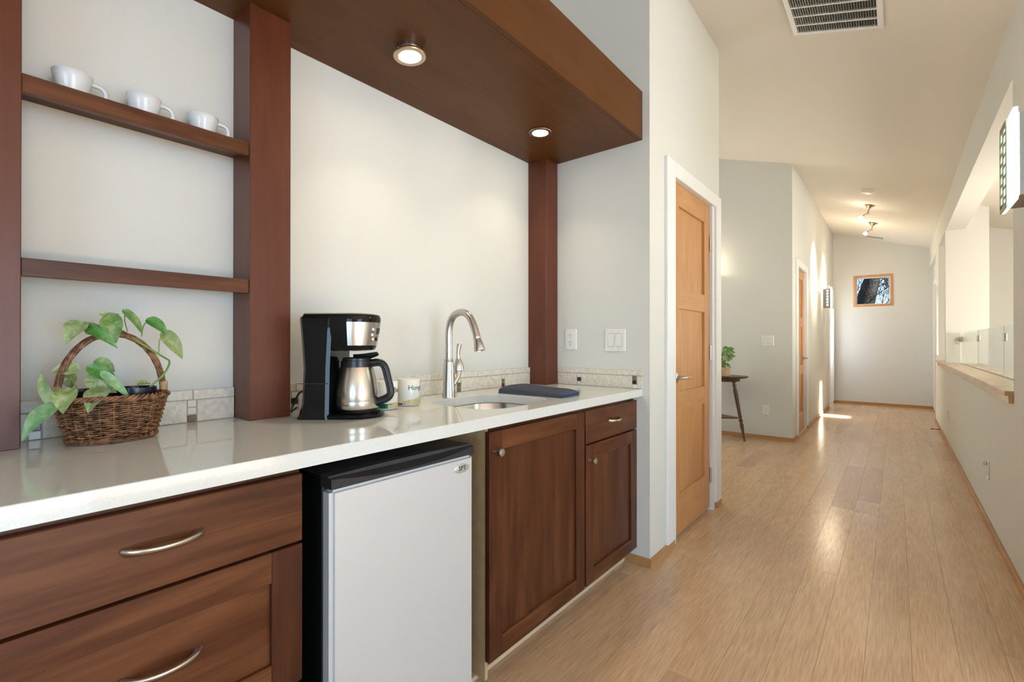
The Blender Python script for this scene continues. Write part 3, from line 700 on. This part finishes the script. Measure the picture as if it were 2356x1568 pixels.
rot_txt = Matrix.Rotation(R(-42 - 10), 4, 'Z')
tm = text_mesh('BLACK+DECKER', .0055, .0002, 2); rr = .0706
tm.v = [((rr + z) * math.cos(x / rr), (rr + z) * math.sin(x / rr), y + .0225) for x, y, z in tm.v]; tm.xf(Matrix.Rotation(R(-108), 4, 'Z')); tm.build('lettering', M['ink_p'], cf)
# power cord looping behind the machine
pts = bez((-1.515, .75, ZC + .03), (-1.545, .73, ZC + .0), (-1.60, .775, ZC + .01), (-1.602, .79, ZC + .045), 10) + bez((-1.602, .79, ZC + .045), (-1.60, .80, ZC + .085), (-1.575, .83, ZC + .085), (-1.55, .85, ZC + .05), 10)[1:] + bez((-1.55, .85, ZC + .05), (-1.54, .86, ZC + .03), (-1.57, .9, ZC + .005), (-1.62, .92, ZC + .004), 8)[1:]
lp = [Matrix.Rotation(-ang, 3, 'Z') @ (Vector(p) - Vector((-1.5, .793, ZC))) for p in pts]
MB().tube(lp, .0032, 8).build('power_cord', M['black'], cmk, 60)

# ------------------------------------------------------------------ towel, folded
def towel():
    p = thing('folded_towel', 'thick folded navy ribbed towel on the counter beyond the sink', 'towel', (-1.30, 1.79, ZC), R(2))
    L, W = .345, .15; mb = MB(); nx, ny = 46, 14
    def top(u, v):
        e = 1 - (abs(2 * u - 1)) ** 6 * .45; ed = (1 - abs(2 * v - 1) ** 8)
        rib = .0019 * math.sin((u * L + v * W * .35) * 2 * math.pi / .0115)
        return .007 + (.027 + .004 * math.sin(u * 5 + 1) + .003 * (1 - u) + rib) * (.62 + .38 * ed) * e
    for i in range(nx * 3 + 1):
        u = i / (nx * 3)
        for j in range(ny + 1):
            v = j / ny; mb.v.append(((u - .5) * L, (v - .5) * W, top(u, v)))
    k = ny + 1
    for i in range(nx * 3):
        for j in range(ny): mb.f.append([i * k + j, i * k + j + 1, (i + 1) * k + j + 1, (i + 1) * k + j])
    n0 = len(mb.v); N = nx * 3
    border = [(i, 0) for i in range(N + 1)] + [(N, j) for j in range(1, ny + 1)] + [(i, ny) for i in range(N - 1, -1, -1)] + [(0, j) for j in range(ny - 1, 0, -1)]
    for lev, (zf, outw) in enumerate(((.72, .003), (.45, .0005), (.30, .004), (.0, .002))):
        for i, j in border:
            x, y, z = mb.v[i * k + j]; cx_ = x + (outw if i == N else -outw if i == 0 else 0) * 1.2; cy_ = y + (outw if j == ny else -outw if j == 0 else 0)
            mb.v.append((cx_, cy_, z * zf))
    B = len(border); prev = [i * k + j for i, j in border]
    for lev in range(4):
        cur = [n0 + lev * B + q for q in range(B)]
        for q in range(B): mb.f.append([prev[q], prev[(q + 1) % B], cur[(q + 1) % B], cur[q]])
        prev = cur
    mb.f.append(prev[::-1]); mb.build('cloth', M['towel'], p, 60)
    MB().tube([(L / 2 + .004, -W / 2 + .004, .014), (L / 2 + .005, -.02, .015), (L / 2 + .005, .03, .017), (L / 2 + .003, W / 2 - .004, .019)], .0022, 6).tube([(L / 2 + .004, -W / 2 + .004, .005), (L / 2 + .005, 0, .005), (L / 2 + .003, W / 2 - .004, .006)], .0022, 6).build('hem', M['towel_edge'], p, 60)
towel()

# ------------------------------------------------------------------ wicker basket with handle
bk = thing('wicker_basket', 'brown oval wicker basket with a tall arched handle on the counter', 'basket', (-1.512, .285, ZC))
HB = .098
def bpt(a, t, off=0.):
    rx = .064 + (.084 - .064) * t + off; ry = .083 + (.108 - .083) * t ** .85 + off
    return Vector((rx * math.cos(a), ry * math.sin(a), .006 + HB * t))
NS = 24; mb = MB(); rows = 19
for r_ in range(rows):
    t = (r_ + .5) / rows; pts = []
    for k in range(NS * 4):
        a = 2 * math.pi * k / (NS * 4); pts.append(bpt(a, t, .0034 * math.sin(math.pi * k / 4 * 1. + (math.pi if r_ % 2 else 0))) + Vector((0, 0, .0006 * math.sin(k * 1.3 + r_))))
    mb.tube(pts, .0021, 6, closed=True)
wv = mb.build('weave', M['wicker'], bk, 60); wv['kind'] = 'stuff'
mb = MB()
for k in range(NS):
    a = 2 * math.pi * (k + .5) / NS; mb.tube([bpt(a, t) for t in (0, .25, .5, .75, 1.04)], .0021, 6)
mb.build('stakes', M['wicker'], bk, 60)['kind'] = 'stuff'
def braid(t, amp, rad, turns, name, zoff=0., nst=3, off=0.):
    m_ = MB()
    for s_ in range(nst):
        pts = []
        for k in range(168):
            a = 2 * math.pi * k / 168; ph = turns * a + 2 * math.pi * s_ / nst
            pts.append(bpt(a, t, off + amp * math.cos(ph)) + Vector((0, 0, zoff + amp * .8 * math.sin(ph))))
        m_.tube(pts, rad, 6, closed=True)
    return m_.build(name, M['wicker'], bk, 60)
braid(1.0, .0062, .0030, 15, 'rim_braid', .004, 4); braid(.03, .0036, .0026, 18, 'foot_braid', .0, 3, .002)
MB().lathe([(.0, 0), (1, 0), (1, .004), (.0, .004)], 40, (0, 0, .001), .064, .083).build('bottom', M['wicker'], bk)
mb = MB()
for s_ in range(6):
    pts = []
    for k in range(61):
        u = k / 60; a = math.pi * (1 - u); ph = 2 * math.pi * (s_ / 6 + u * 2.3)
        # arch in the y-z plane
        c = Vector((0, -.104 * math.cos(a) * -1 if False else .104 * math.cos(math.pi - a) * -1, 0)); y = -.104 + .208 * u
        y = -.104 * math.cos(math.pi * u); z = .085 + .178 * math.sin(math.pi * u) ** .85
        tan = Vector((0, .104 * math.sin(math.pi * u), .15 * math.cos(math.pi * u) + 1e-4)).normalized(); nrm = Vector((1, 0, 0)).cross(tan)
        pts.append(Vector((0, y, z)) + Vector((1, 0, 0)) * .0048 * math.cos(ph) + nrm * .0048 * math.sin(ph))
    mb.tube(pts, .0030, 6)
mb.build('handle', M['wicker'], bk, 60)
for sg in (1, -1):
    mb = MB()
    for k in range(7): mb.lathe([(.0085, -.0016), (.0098, 0), (.0085, .0016)], 14, (0, sg * .1035, .118 + k * .0032), close=False)
    mb.build('handle_binding', M['wicker2'], bk, 60)

# ------------------------------------------------------------------ pothos in nursery pots standing in the basket
pt = thing('pothos_plant', 'trailing variegated pothos climbing the wicker basket handle', 'plant', (-1.512, .285, ZC + .012))
PO = Vector((-1.512, .285, ZC + .012))
for yy_ in (-.042, .043):
    MB().lathe([(.030, 0), (.041, .098), (.045, .100), (.045, .116), (.042, .116), (.040, .10), (.0, .098)], 28, (0, yy_, 0)).build('nursery_pot', M['potblue'], pt, 40)
    MB().lathe([(.0, .102), (.038, .101)], 20, (0, yy_, 0)).build('soil', M['soil'], pt)
def leaf_mesh(base, tip, width, facing, curl=.25, fold=.25):
    base, tip = Vector(base) - PO, Vector(tip) - PO; u = tip - base; L = u.length; u.normalize()
    f_ = Vector(facing); f_ = (f_ - u * f_.dot(u)).normalized(); v = f_.cross(u)
    mb = MB(); n, m_ = 16, 6; width *= .84
    for i in range(n + 1):
        t_ = i / n; w_ = width * .5 * (math.sin(math.pi * t_ ** .55) ** .8 if 0 < i < n else .012)
        for j in range(m_ + 1):
            s_ = 2 * j / m_ - 1
            lobe = -.16 * L * max(0, 1 - t_ * 3.2) * abs(s_) ** 1.6
            p = base + u * (L * t_ + lobe) + v * (s_ * w_) + f_ * (-curl * L * (t_ - .4) ** 2 + curl * .16 * L + fold * abs(s_) ** 1.3 * w_ + .08 * w_ * math.sin(t_ * 8 + s_ * 2))
            mb.v.append(tuple(p))
    k = m_ + 1
    for i in range(n):
        for j in range(m_): mb.f.append([i * k + j, i * k + j + 1, (i + 1) * k + j + 1, (i + 1) * k + j])
    return mb
X0 = -1.512
TOCAM = Vector((.88, -.42, .1))
leaves = [  # base(y,z) tip(y,z) width dx_base dx_tip material facing tweak
    ((.224, 1.194), (.193, 1.149), .052, .01, .03, 0, (0, -.2, .1)), ((.232, 1.185), (.283, 1.139), .030, .02, .055, 2, (0, 0, .6)),
    ((.234, 1.188), (.272, 1.172), .030, .0, .0, 0, (0, 0, .5)), ((.277, 1.209), (.281, 1.150), .054, .02, .04, 1, (0, .1, 0)),
    ((.270, 1.207), (.291, 1.221), .026, .0, .02, 1, (0, 0, .3)), ((.270, 1.222), (.256, 1.217), .014, .0, .0, 3, (0, 0, 0)),
    ((.308, 1.226), (.344, 1.172), .028, .0, .01, 1, (0, .5, .5)), ((.358, 1.207), (.393, 1.172), .038, .0, .02, 2, (0, .3, .5)),
    ((.393, 1.172), (.427, 1.107), .044, .0, .02, 3, (0, .2, .3)), ((.335, 1.045), (.362, 1.043), .018, .0, .0, 3, (0, 0, .6)),
    ((.239, 1.088), (.288, 1.047), .040, .03, .05, 2, (0, .1, .5)), ((.252, 1.103), (.287, 1.078), .038, .01, .01, 1, (0, .2, .3)),
    ((.239, 1.065), (.284, 1.028), .048, .02, .04, 0, (0, 0, .1)), ((.259, 1.073), (.304, 1.015), .026, .05, .07, 4, (0, .2, .3)),
    ((.254, 1.034), (.222, .994), .054, .05, .09, 0, (0, -.1, .3)), ((.196, 1.040), (.181, .994), .056, .06, .08, 3, (0, -.2, .1)),
    ((.172, 1.006), (.116, .946), .046, .06, .085, 4, (0, -.3, .4)), ((.174, 1.016), (.150, 1.086), .034, .05, .03, 0, (0, -.5, 0)),
    ((.216, 1.087), (.172, 1.083), .044, .0, -.01, 0, (0, 0, .5)), ((.205, 1.075), (.21, 1.04), .04, -.02, -.02, 3, (0, 0, .1))]
for (b, t_, w_, db, dt, mi, tw) in leaves:
    leaf_mesh((X0 + db, *b), (X0 + dt, *t_), w_, TOCAM + Vector(tw), .55, .34).build('leaf', M['leaf'][mi], pt, 60)
def vine(pts, r, name='stem'):
    P_ = [Vector((X0 + a, b, c)) - PO for a, b, c in pts]; out = []
    for i in range(len(P_) - 1):
        p0, p1, p2, p3 = P_[max(i - 1, 0)], P_[i], P_[i + 1], P_[min(i + 2, len(P_) - 1)]
        for k in range(5):
            t_ = k / 5; out.append(.5 * ((2 * p1) + (p2 - p0) * t_ + (2 * p0 - 5 * p1 + 4 * p2 - p3) * t_ * t_ + (3 * p1 - p0 - 3 * p2 + p3) * t_ ** 3))
    out.append(P_[-1]); MB().tube(out, r, 7).build(name, M['stem'], pt, 60)
vine([(.02, .320, 1.0), (.02, .339, 1.02), (.018, .365, 1.045), (.016, .387, 1.07), (-.012, .405, 1.097), (-.01, .395, 1.108), (.014, .376, 1.118), (.014, .331, 1.152), (-.012, .303, 1.180), (.012, .273, 1.183), (.014, .245, 1.172), (.01, .236, 1.171)], .0024)
for a in ([(.014, .27, 1.178), (.005, .265, 1.198), (.0, .270, 1.207)], [(0, .313, 1.177), (0, .307, 1.205), (0, .308, 1.226)], [(0, .341, 1.165), (0, .346, 1.195), (0, .358, 1.207)], [(.012, .375, 1.122), (.01, .378, 1.158), (0, .393, 1.172)],
          [(.014, .245, 1.172), (.02, .230, 1.172), (.02, .232, 1.186)], [(.012, .237, 1.17), (.01, .228, 1.18), (.01, .224, 1.194)], [(.0, .245, 1.03), (.01, .24, 1.055), (.03, .239, 1.088)], [(.01, .25, 1.02), (.02, .235, 1.05), (.02, .239, 1.065)],
          [(.0, .23, 1.02), (.04, .24, 1.035), (.05, .254, 1.034)], [(.0, .225, 1.02), (.04, .21, 1.045), (.06, .196, 1.040)], [(.06, .182, 1.045), (.065, .175, 1.035), (.06, .172, 1.006)], [(.05, .2, 1.03), (.055, .18, 1.02), (.05, .174, 1.016)],
          [(.0, .22, 1.02), (.02, .215, 1.04), (.0, .205, 1.075), (.0, .216, 1.087)], [(.0, .33, 1.015), (.0, .335, 1.045)]):
    vine(a, .0013, 'petiole')

# ------------------------------------------------------------------ wall plates
def plate(axis, loc, w_, h_, kind, label, name, group, ncol=1):
    """axis: 'y' faces -y, 'x' faces +x, '-x' faces -x"""
    rz = {'y': 0, 'x': R(90), '-x': R(-90)}[axis]
    p = thing(name, label, 'switch' if kind == 'switch' else 'outlet', loc, rz, group)
    MB().box(-w_ / 2, w_ / 2, -.006, 0, -h_ / 2, h_ / 2, .003).build('cover_plate', M['plate'], p)
    if kind == 'outlet':
        for sz in (.0195, -.0195):
            f = MB().lathe([(.0168, 0), (.0168, .002), (.0, .002)], 24, (0, 0, 0), 1, .92).xf(Matrix.Translation((0, -.006, sz)) @ Matrix.Rotation(R(90), 4, 'X')).build('socket', M['plate'], p)
            MB().box(-.0075, -.0052, -.0086, -.0078, sz + .001, sz + .0095).box(.0052, .0072, -.0086, -.0078, sz + .002, sz + .009).box(-.0022, .0022, -.0086, -.0078, sz - .011, sz - .0065).build('slots', M['plate_dark'], f)
    elif kind == 'switch':
        for c in range(ncol):
            x = (c - (ncol - 1) / 2) * .046
            MB().box(x - .0185, x + .0185, -.0064, -.0058, -.0362, .0362).build('rocker_shade', M['sconce_metal'], p)  # grey plate standing in for the shade around the rocker
            MB().prism([(-.006, -.034), (-.0105 if c % 2 else -.0085, -.034), (-.0085 if c % 2 else -.0105, .034), (-.006, .034)], 0, x - .0165, x + .0165).build('rocker', M['plate'], p)
            for z in (.048, -.048): MB().lathe([(.0022, 0), (.0022, .001), (0, .001)], 8).xf(Matrix.Translation((x, -.006, z)) @ Matrix.Rotation(R(90), 4, 'X')).build('screw', M['sconce_metal'], p)
    return p
plate('y', (-1.452, YE, 1.168), .078, .118, 'outlet', 'white duplex outlet on the alcove end wall beside the corner post', 'wall_outlet', 'duplex outlets')
plate('y', (-1.173, YE, 1.163), .122, .122, 'switch', 'white double rocker switch on the alcove end wall above the worktop', 'light_switch', 'double switches', 2)
plate('y', (-1.186, YO, 1.170), .130, .124, 'switch', 'white double rocker switch on the hall wall beyond the side table', 'light_switch', 'double switches', 2)
plate('y', (-1.208, YO, .349), .074, .118, 'outlet', 'white duplex outlet low on the hall wall beyond the side table', 'wall_outlet', 'duplex outlets')
plate('-x', (XR, 7.16, .347), .078, .122, 'outlet', 'white outlet low on the right wall near the end of the ledge', 'wall_outlet', 'duplex outlets')
nl = plate('-x', (XR, 4.205, .347), .074, .118, 'outlet', 'white outlet with a night light low on the right wall under the glass guard', 'wall_outlet', 'duplex outlets')
MB().box(-.012, .012, -.03, -.006, .028, .06, .005).build('night_light', M['plate'], nl)

# ------------------------------------------------------------------ ceiling fittings (ceiling tilt)
TILT = math.atan(.312)
vt = thing('return_air_grille', 'large white return air grille in the sloped ceiling', 'vent', (-.27, 3.08, zceil(-.27))); vt.rotation_euler = (0, TILT, 0)
vw, vl, b_ = .232, .33, .028
MB().box(-vw, vw, -vl, -vl + b_, -.012, 0, .002).box(-vw, vw, vl - b_, vl, -.012, 0, .002).box(-vw, -vw + b_, -vl + b_, vl - b_, -.012, 0, .002).box(vw - b_, vw, -vl + b_, vl - b_, -.012, 0, .002).build('frame', M['white'], vt)
MB().box(-vw + b_, vw - b_, -vl + b_, vl - b_, -.001, .0).build('backing', M['ventdark'], vt)
yb = vl - b_ - .088
while yb > -vl + b_: MB().box(-vw + b_, vw - b_, yb, yb + .010, -.011, -.002).build('crossbar', M['white'], vt); yb -= .095
mb = MB(); k = -vw + b_ + .006
while k < vw - b_: mb.prism([(k, -.0105), (k + .0012, -.0105), (k + .0052, -.002), (k + .004, -.002)], 1, -vl + b_, vl - b_) ; k += .0125
mb.v = [(x, y, z) for x, y, z in mb.v]
mb.build('fins', M['sconce_metal'], vt)['kind'] = 'stuff'
sd = thing('smoke_detector', 'round white smoke detector on the hall ceiling', 'detector', (-.262, 7.212, zceil(-.262))); sd.rotation_euler = (0, TILT, 0)
MB().lathe([(.0, 0), (.072, 0), (.072, -.012), (.066, -.016), (.066, -.032), (.056, -.040), (.0, -.042)], 32).build('housing', M['plate'], sd, 40)
MB().box(-.05, -.038, -.012, .012, -.042, -.0385).build('sensor_slot', M['sconce_metal'], sd)
rg = thing('ceiling_register', 'narrow white ceiling register above the far window', 'vent', (-.29, 10.55, zceil(-.29))); rg.rotation_euler = (0, TILT, 0)
MB().box(-.15, .15, -.085, .085, -.006, 0, .001).build('frame', M['white'], rg)
for k in range(5): MB().box(-.125, .125, -.066 + k * .028, -.048 + k * .028, -.012, -.0055).build('slat', M['sconce_metal'], rg)
def spot(y, label):
    p = thing('ceiling_spotlight', label, 'spotlight', (-.275, y, zceil(-.275)), 0, 'adjustable ceiling spotlights')
    cn = MB().lathe([(.0, .0), (.062, 0), (.060, -.006), (.038, -.022), (.018, -.045), (.010, -.055), (.0, -.056)], 28); cn.xf(Matrix.Rotation(TILT, 4, 'Y')); cn.build('canopy', M['bronze'], p, 50)
    MB().tube([(-.010, 0, -.05), (-.016, 0, -.085), (-.026, .004, -.105)], .007, 8).tube([(-.02 + .012 * math.cos(a), .004, -.105 + .012 * math.sin(a)) for a in [i * math.pi / 8 for i in range(16)]], .003, 6, closed=True).tube([(-.03, .004, -.105), (-.062, .0, -.122), (-.085, -.004, -.140)], [.006, .008, .013], 10).build('arm', M['bronze'], p, 50)
    d = Vector((-.55, .06, -.62)).normalized(); rot = d.to_track_quat('Z', 'Y').to_matrix()
    MB().lathe([(.013, 0), (.022, .012), (.026, .030), (.024, .040), (.0, .043)], 20, (-.082, -.003, -.138), rot=rot).build('bulb', M['bulb'], p, 60)
    L = bpy.data.lights.new('spot_beam', 'SPOT'); L.energy = 170; L.color = (1, .80, .55); L.spot_size = R(52); L.spot_blend = .9; L.shadow_soft_size = .02
    o = bpy.data.objects.new('spot_beam', L); C.objects.link(o); o.parent = p; o.location = (-.122, .0, -.184); o.rotation_euler = d.to_track_quat('-Z', 'Y').to_euler()
spot(8.05, 'adjustable ceiling spotlight nearest the smoke detector'); spot(9.27, 'adjustable ceiling spotlight between the other spotlight and the ceiling register')

# ------------------------------------------------------------------ wall sconces
def sconce(loc, rz, label, power, flip=1):
    """local: wall plane x = 0, lamp grows to +x, y along the wall, centred in z"""
    p = thing('wall_sconce', label, 'sconce', loc, rz, 'glass and metal wall sconces')
    hy, hz = .128, .17
    MB().box(0, .012, -hy + .01, hy - .01, -hz + .02, hz - .02).build('back_plate', M['sconce_metal'], p)
    for sg in (1, -1):                                   # end cheeks pierced with a column of square holes
        y0_ = sg * (hy - .012); y1_ = sg * (hy - .009); a_, b2 = min(y0_, y1_), max(y0_, y1_)
        mb = MB().box(.0, .050, a_, b2, -hz + .02, hz - .02).box(.072, .100, a_, b2, -hz + .02, hz - .02)
        zz = -hz + .02
        for k in range(7): mb.box(.050, .072, a_, b2, zz, zz + .020); zz += .0465
        mb.build('side_cheek', M['sconce_metal'], p)
    MB().box(.0, .100, -hy + .01, hy - .01, -hz + .0165, -hz + .0195).build('bottom_shelf', M['sconce_tan'], p)
    MB().box(.012, .06, -hy + .03, hy - .03, -hz + .04, hz - .04).build('lamp_tube', M['sconce_glow'], p)
    MB().box(.104, .118, -hy, hy, -hz, hz, .002).build('glass_panel', M['glassgreen'], p)
    MB().box(.1015, .1035, -hy + .012, hy - .012, -hz + .02, hz - .02).build('diffuser', M['sconce_glow'], p)
    # lattice of metal over the half of the glass away from the bar
    ys0, ys1 = (flip * .128, flip * .0); lo, hi = min(ys0, ys1), max(ys0, ys1)
    mb = MB(); c = 2; cw = (hi - lo) / c; rz_ = 7; ch = (2 * hz - .05) / rz_
    mb.box(.1185, .1215, lo, hi, -hz, -hz + .025).box(.1185, .1215, lo, hi, hz - .025, hz)
    for i in range(c + 1): mb.box(.1185, .1215, lo + i * cw - .005, lo + i * cw + .005, -hz + .025, hz - .025)
    for i in range(c):
        for k in range(rz_ + 1):
            z = -hz + .025 + (k + (.5 if i % 2 else 0)) * ch
            if z < hz - .025: mb.box(.1185, .1215, lo + i * cw, lo + (i + 1) * cw, z - .005, z + .005)
    mb.build('lattice', M['sconce_tan'], p)
    L = bpy.data.lights.new('sconce_bulb', 'POINT'); L.energy = power; L.color = (1, .80, .56); L.shadow_soft_size = .03
    o = bpy.data.objects.new('sconce_bulb', L); C.objects.link(o); o.parent = p; o.location = (.08, 0, hz + .03)
    return p
sconce((XR, 2.617, 1.84), R(180), 'glass and metal wall sconce with a lattice on the right wall before the opening', 3, -1)
sconce((XH, 9.35, 1.88), 0, 'glass and metal wall sconce on the hall wall near the far window', 18, 1)
sconce((-1.95, YO, 1.9), R(-90), 'glass and metal wall sconce in the recess above the side table', 8, 1)

# ------------------------------------------------------------------ ledge and glass guard along the stairwell
lg = thing('wooden_ledge', 'long oak ledge capping the half wall along the stairwell', 'ledge', (XR, YJ, .885))
MB().box(-.032, .19, 0, 8.66 - YJ, 0, .024, .002).build('ledge_top', M['ledge'], lg); MB().box(-.018, -.001, .004, 8.66 - YJ, -.038, 0, .001).build('apron', M['ledge'], lg)
gy = [3.42, 4.71, 6.055, 7.49]
gd = thing('glass_guard', 'frameless glass guard panels on the stairwell ledge', 'guard', (.587, YJ, .909))
for a, b in zip(gy, gy[1:]): MB().box(-.005, .005, a + .004 - YJ, b - .004 - YJ, .004, .356).build('glass_pane', M['glass'], gd)
for y in gy[1:]: MB().box(-.014, .014, y - .03 - YJ, y + .012 - YJ, .25, .305, .003).build('clip', M['steel'], gd)
MB().box(-.008, .008, gy[0] - YJ, gy[-1] - YJ, 0, .005).build('channel', M['sconce_metal'], gd)

# door stop on the right baseboard
ds = thing('door_stop', 'dark spring door stop on the right baseboard', 'door stop', (XR - BT, 8.25, .022))
MB().lathe([(.012, 0), (.010, .006), (.005, .010), (.005, .070), (.008, .072), (.008, .088), (.0, .09)], 12).xf(Matrix.Rotation(R(-90), 4, 'Y')).build('spring', M['brownglaze'], ds, 40)

# ------------------------------------------------------------------ side table in the recess with a potted plant
tb = thing('side_table', 'dark oval side table with turned splayed legs in the hall recess', 'table', (-1.68, 5.93, 0))
MB().lathe([(.0, .735), (.93, .735), (.97, .742), (1.0, .750), (.985, .757), (.0, .757)], 44, sx=.36, sy=.24).build('table_top', M['walnut'], tb, 30)
MB().lathe([(.72, .695), (.74, .70), (.76, .735)], 36, sx=.36, sy=.24).build('apron', M['walnut'], tb, 30)
MB().loft([[(.25 * math.cos(a) * (1 - .22 * abs(math.sin(2 * a))), .16 * math.sin(a) * (1 - .22 * abs(math.sin(2 * a))), z) for a in [2 * math.pi * k / 40 for k in range(40)]] for z in (.262, .278)]).build('lower_shelf', M['walnut'], tb)
for sx_, sy_ in ((1, 0), (-.6, -1), (-.6, 1)):
    top, bot = Vector((sx_ * .195, sy_ * .115, .735)), Vector((sx_ * .312, sy_ * .165 + .03 * abs(sx_), .004)); ax = bot - top; Lg = ax.length
    pr_ = [(.020, 0), (.021, .05), (.014, .07), (.022, .085), (.015, .11), (.021, .14), (.023, .16), (.021, .30), (.017, .44), (.021, .455), (.014, .47), (.022, .50), (.014, .53), (.020, .55), (.016, .60), (.010, .68), (.013, .70), (.008, .715), (.012, Lg - .012), (.010, Lg)]
    MB().lathe(pr_, 16, top, rot=ax.to_track_quat('Z', 'Y').to_matrix()).build('leg', M['walnut'], tb, 50)
pp = thing('potted_plant', 'small green leafy plant in a square tan woven basket on the side table', 'plant', (-1.605, 5.86, .757))
mb = MB()
for k in range(9):
    z = .008 + k * .0115; h_ = .085 + .006 * (k / 9)
    pts = rrect(-h_, h_, -h_ * .8, h_ * .8, .02, 3); P_ = []
    for i, (x, y) in enumerate(pts): q_ = 1 + .03 * math.sin(i * math.pi + k * math.pi); P_.append((x * q_, y * q_, z))
    mb.tube(P_, .0066, 6, closed=True)
mb.build('woven_basket', M['wicker2'], pp, 60)
MB().box(-.078, .078, -.06, .06, .004, .10).build('soil', M['soil'], pp)
rl = random.Random(3); PO = Vector((-1.605, 5.86, .757))
for k in range(34):
    a = rl.uniform(0, 6.28); hh = rl.uniform(.13, .33); rr_ = rl.uniform(.03, .16)
    bx, by, bz = -1.605 + rr_ * .6 * math.cos(a), 5.86 + rr_ * .6 * math.sin(a), .757 + hh
    L_ = rl.uniform(.085, .125)
    MB().tube([(rr_ * .1 * math.cos(a), rr_ * .1 * math.sin(a), .10), (rr_ * .3 * math.cos(a), rr_ * .3 * math.sin(a), hh * .6), (rr_ * .6 * math.cos(a), rr_ * .6 * math.sin(a), hh)], .003, 5).build('stem', M['stem'], pp, 60)
    leaf_mesh((bx, by, bz), (bx + L_ * .8 * math.cos(a), by + L_ * .8 * math.sin(a), bz + rl.uniform(-.06, .02)), L_ * .72, (.3, -.9, .6), .3, .2).build('leaf', M['leaf'][rl.choice([1, 2, 2, 1, 0])], pp, 60)

# ------------------------------------------------------------------ bare tree outside the far window
tr = thing('bare_tree', 'bare winter tree with a thick dark trunk outside the far window', 'tree', (-1.15, 17.5, -3))
rt = random.Random(5)
MB().tube([(.1, 0, 0), (.25, 0, 3.5), (.40, 0, 5.2), (.62, 0, 6.1), (.85, .1, 7.2), (1.1, .3, 9)], [.38, .30, .25, .19, .16, .1], 14).build('trunk', M['bark'], tr, 60)
br = MB()
def grow(p, d, L_, r_, lev):
    pts = [p]; q_ = Vector(p); d = Vector(d)
    for i in range(4):
        d = (d + Vector((rt.uniform(-.3, .3), rt.uniform(-.3, .3), rt.uniform(-.22, .3)))).normalized(); q_ = q_ + d * L_ / 4; pts.append(q_.copy())
        if lev < 3 and i > 0:
            for _ in range(2): grow(q_.copy(), (d + Vector((rt.uniform(-1, 1), rt.uniform(-.6, .6), rt.uniform(-.8, .9)))).normalized(), L_ * .62, r_ * .5, lev + 1)
    br.tube(pts, [r_, r_ * .9, r_ * .75, r_ * .6, r_ * .4], 5)
for (p, d) in (((.35, -.1, 5.2), (-.6, 0, .8)), ((.5, -.1, 5.6), (.8, 0, .4)), ((.45, -.2, 5.3), (.8, .1, .5)), ((.6, 0, 6.1), (.8, 0, -.2)), ((.55, .1, 4.9), (.7, 0, .7)), ((.3, .1, 5.0), (-.7, .2, .6)), ((.7, 0, 6.4), (.6, 0, -.8)), ((1.1, .4, 6.4), (-.4, 0, -.9)), ((1.0, .2, 5.0), (-.1, 0, .9)), ((.8, .3, 4.9), (.2, 0, .9)), ((.1, .3, 5.1), (0, 0, 1))): grow(Vector(p), d, .85, .014, 0)
bo = br.build('branches', M['bark'], tr); bo['kind'] = 'stuff'
print('planks', n_pl)
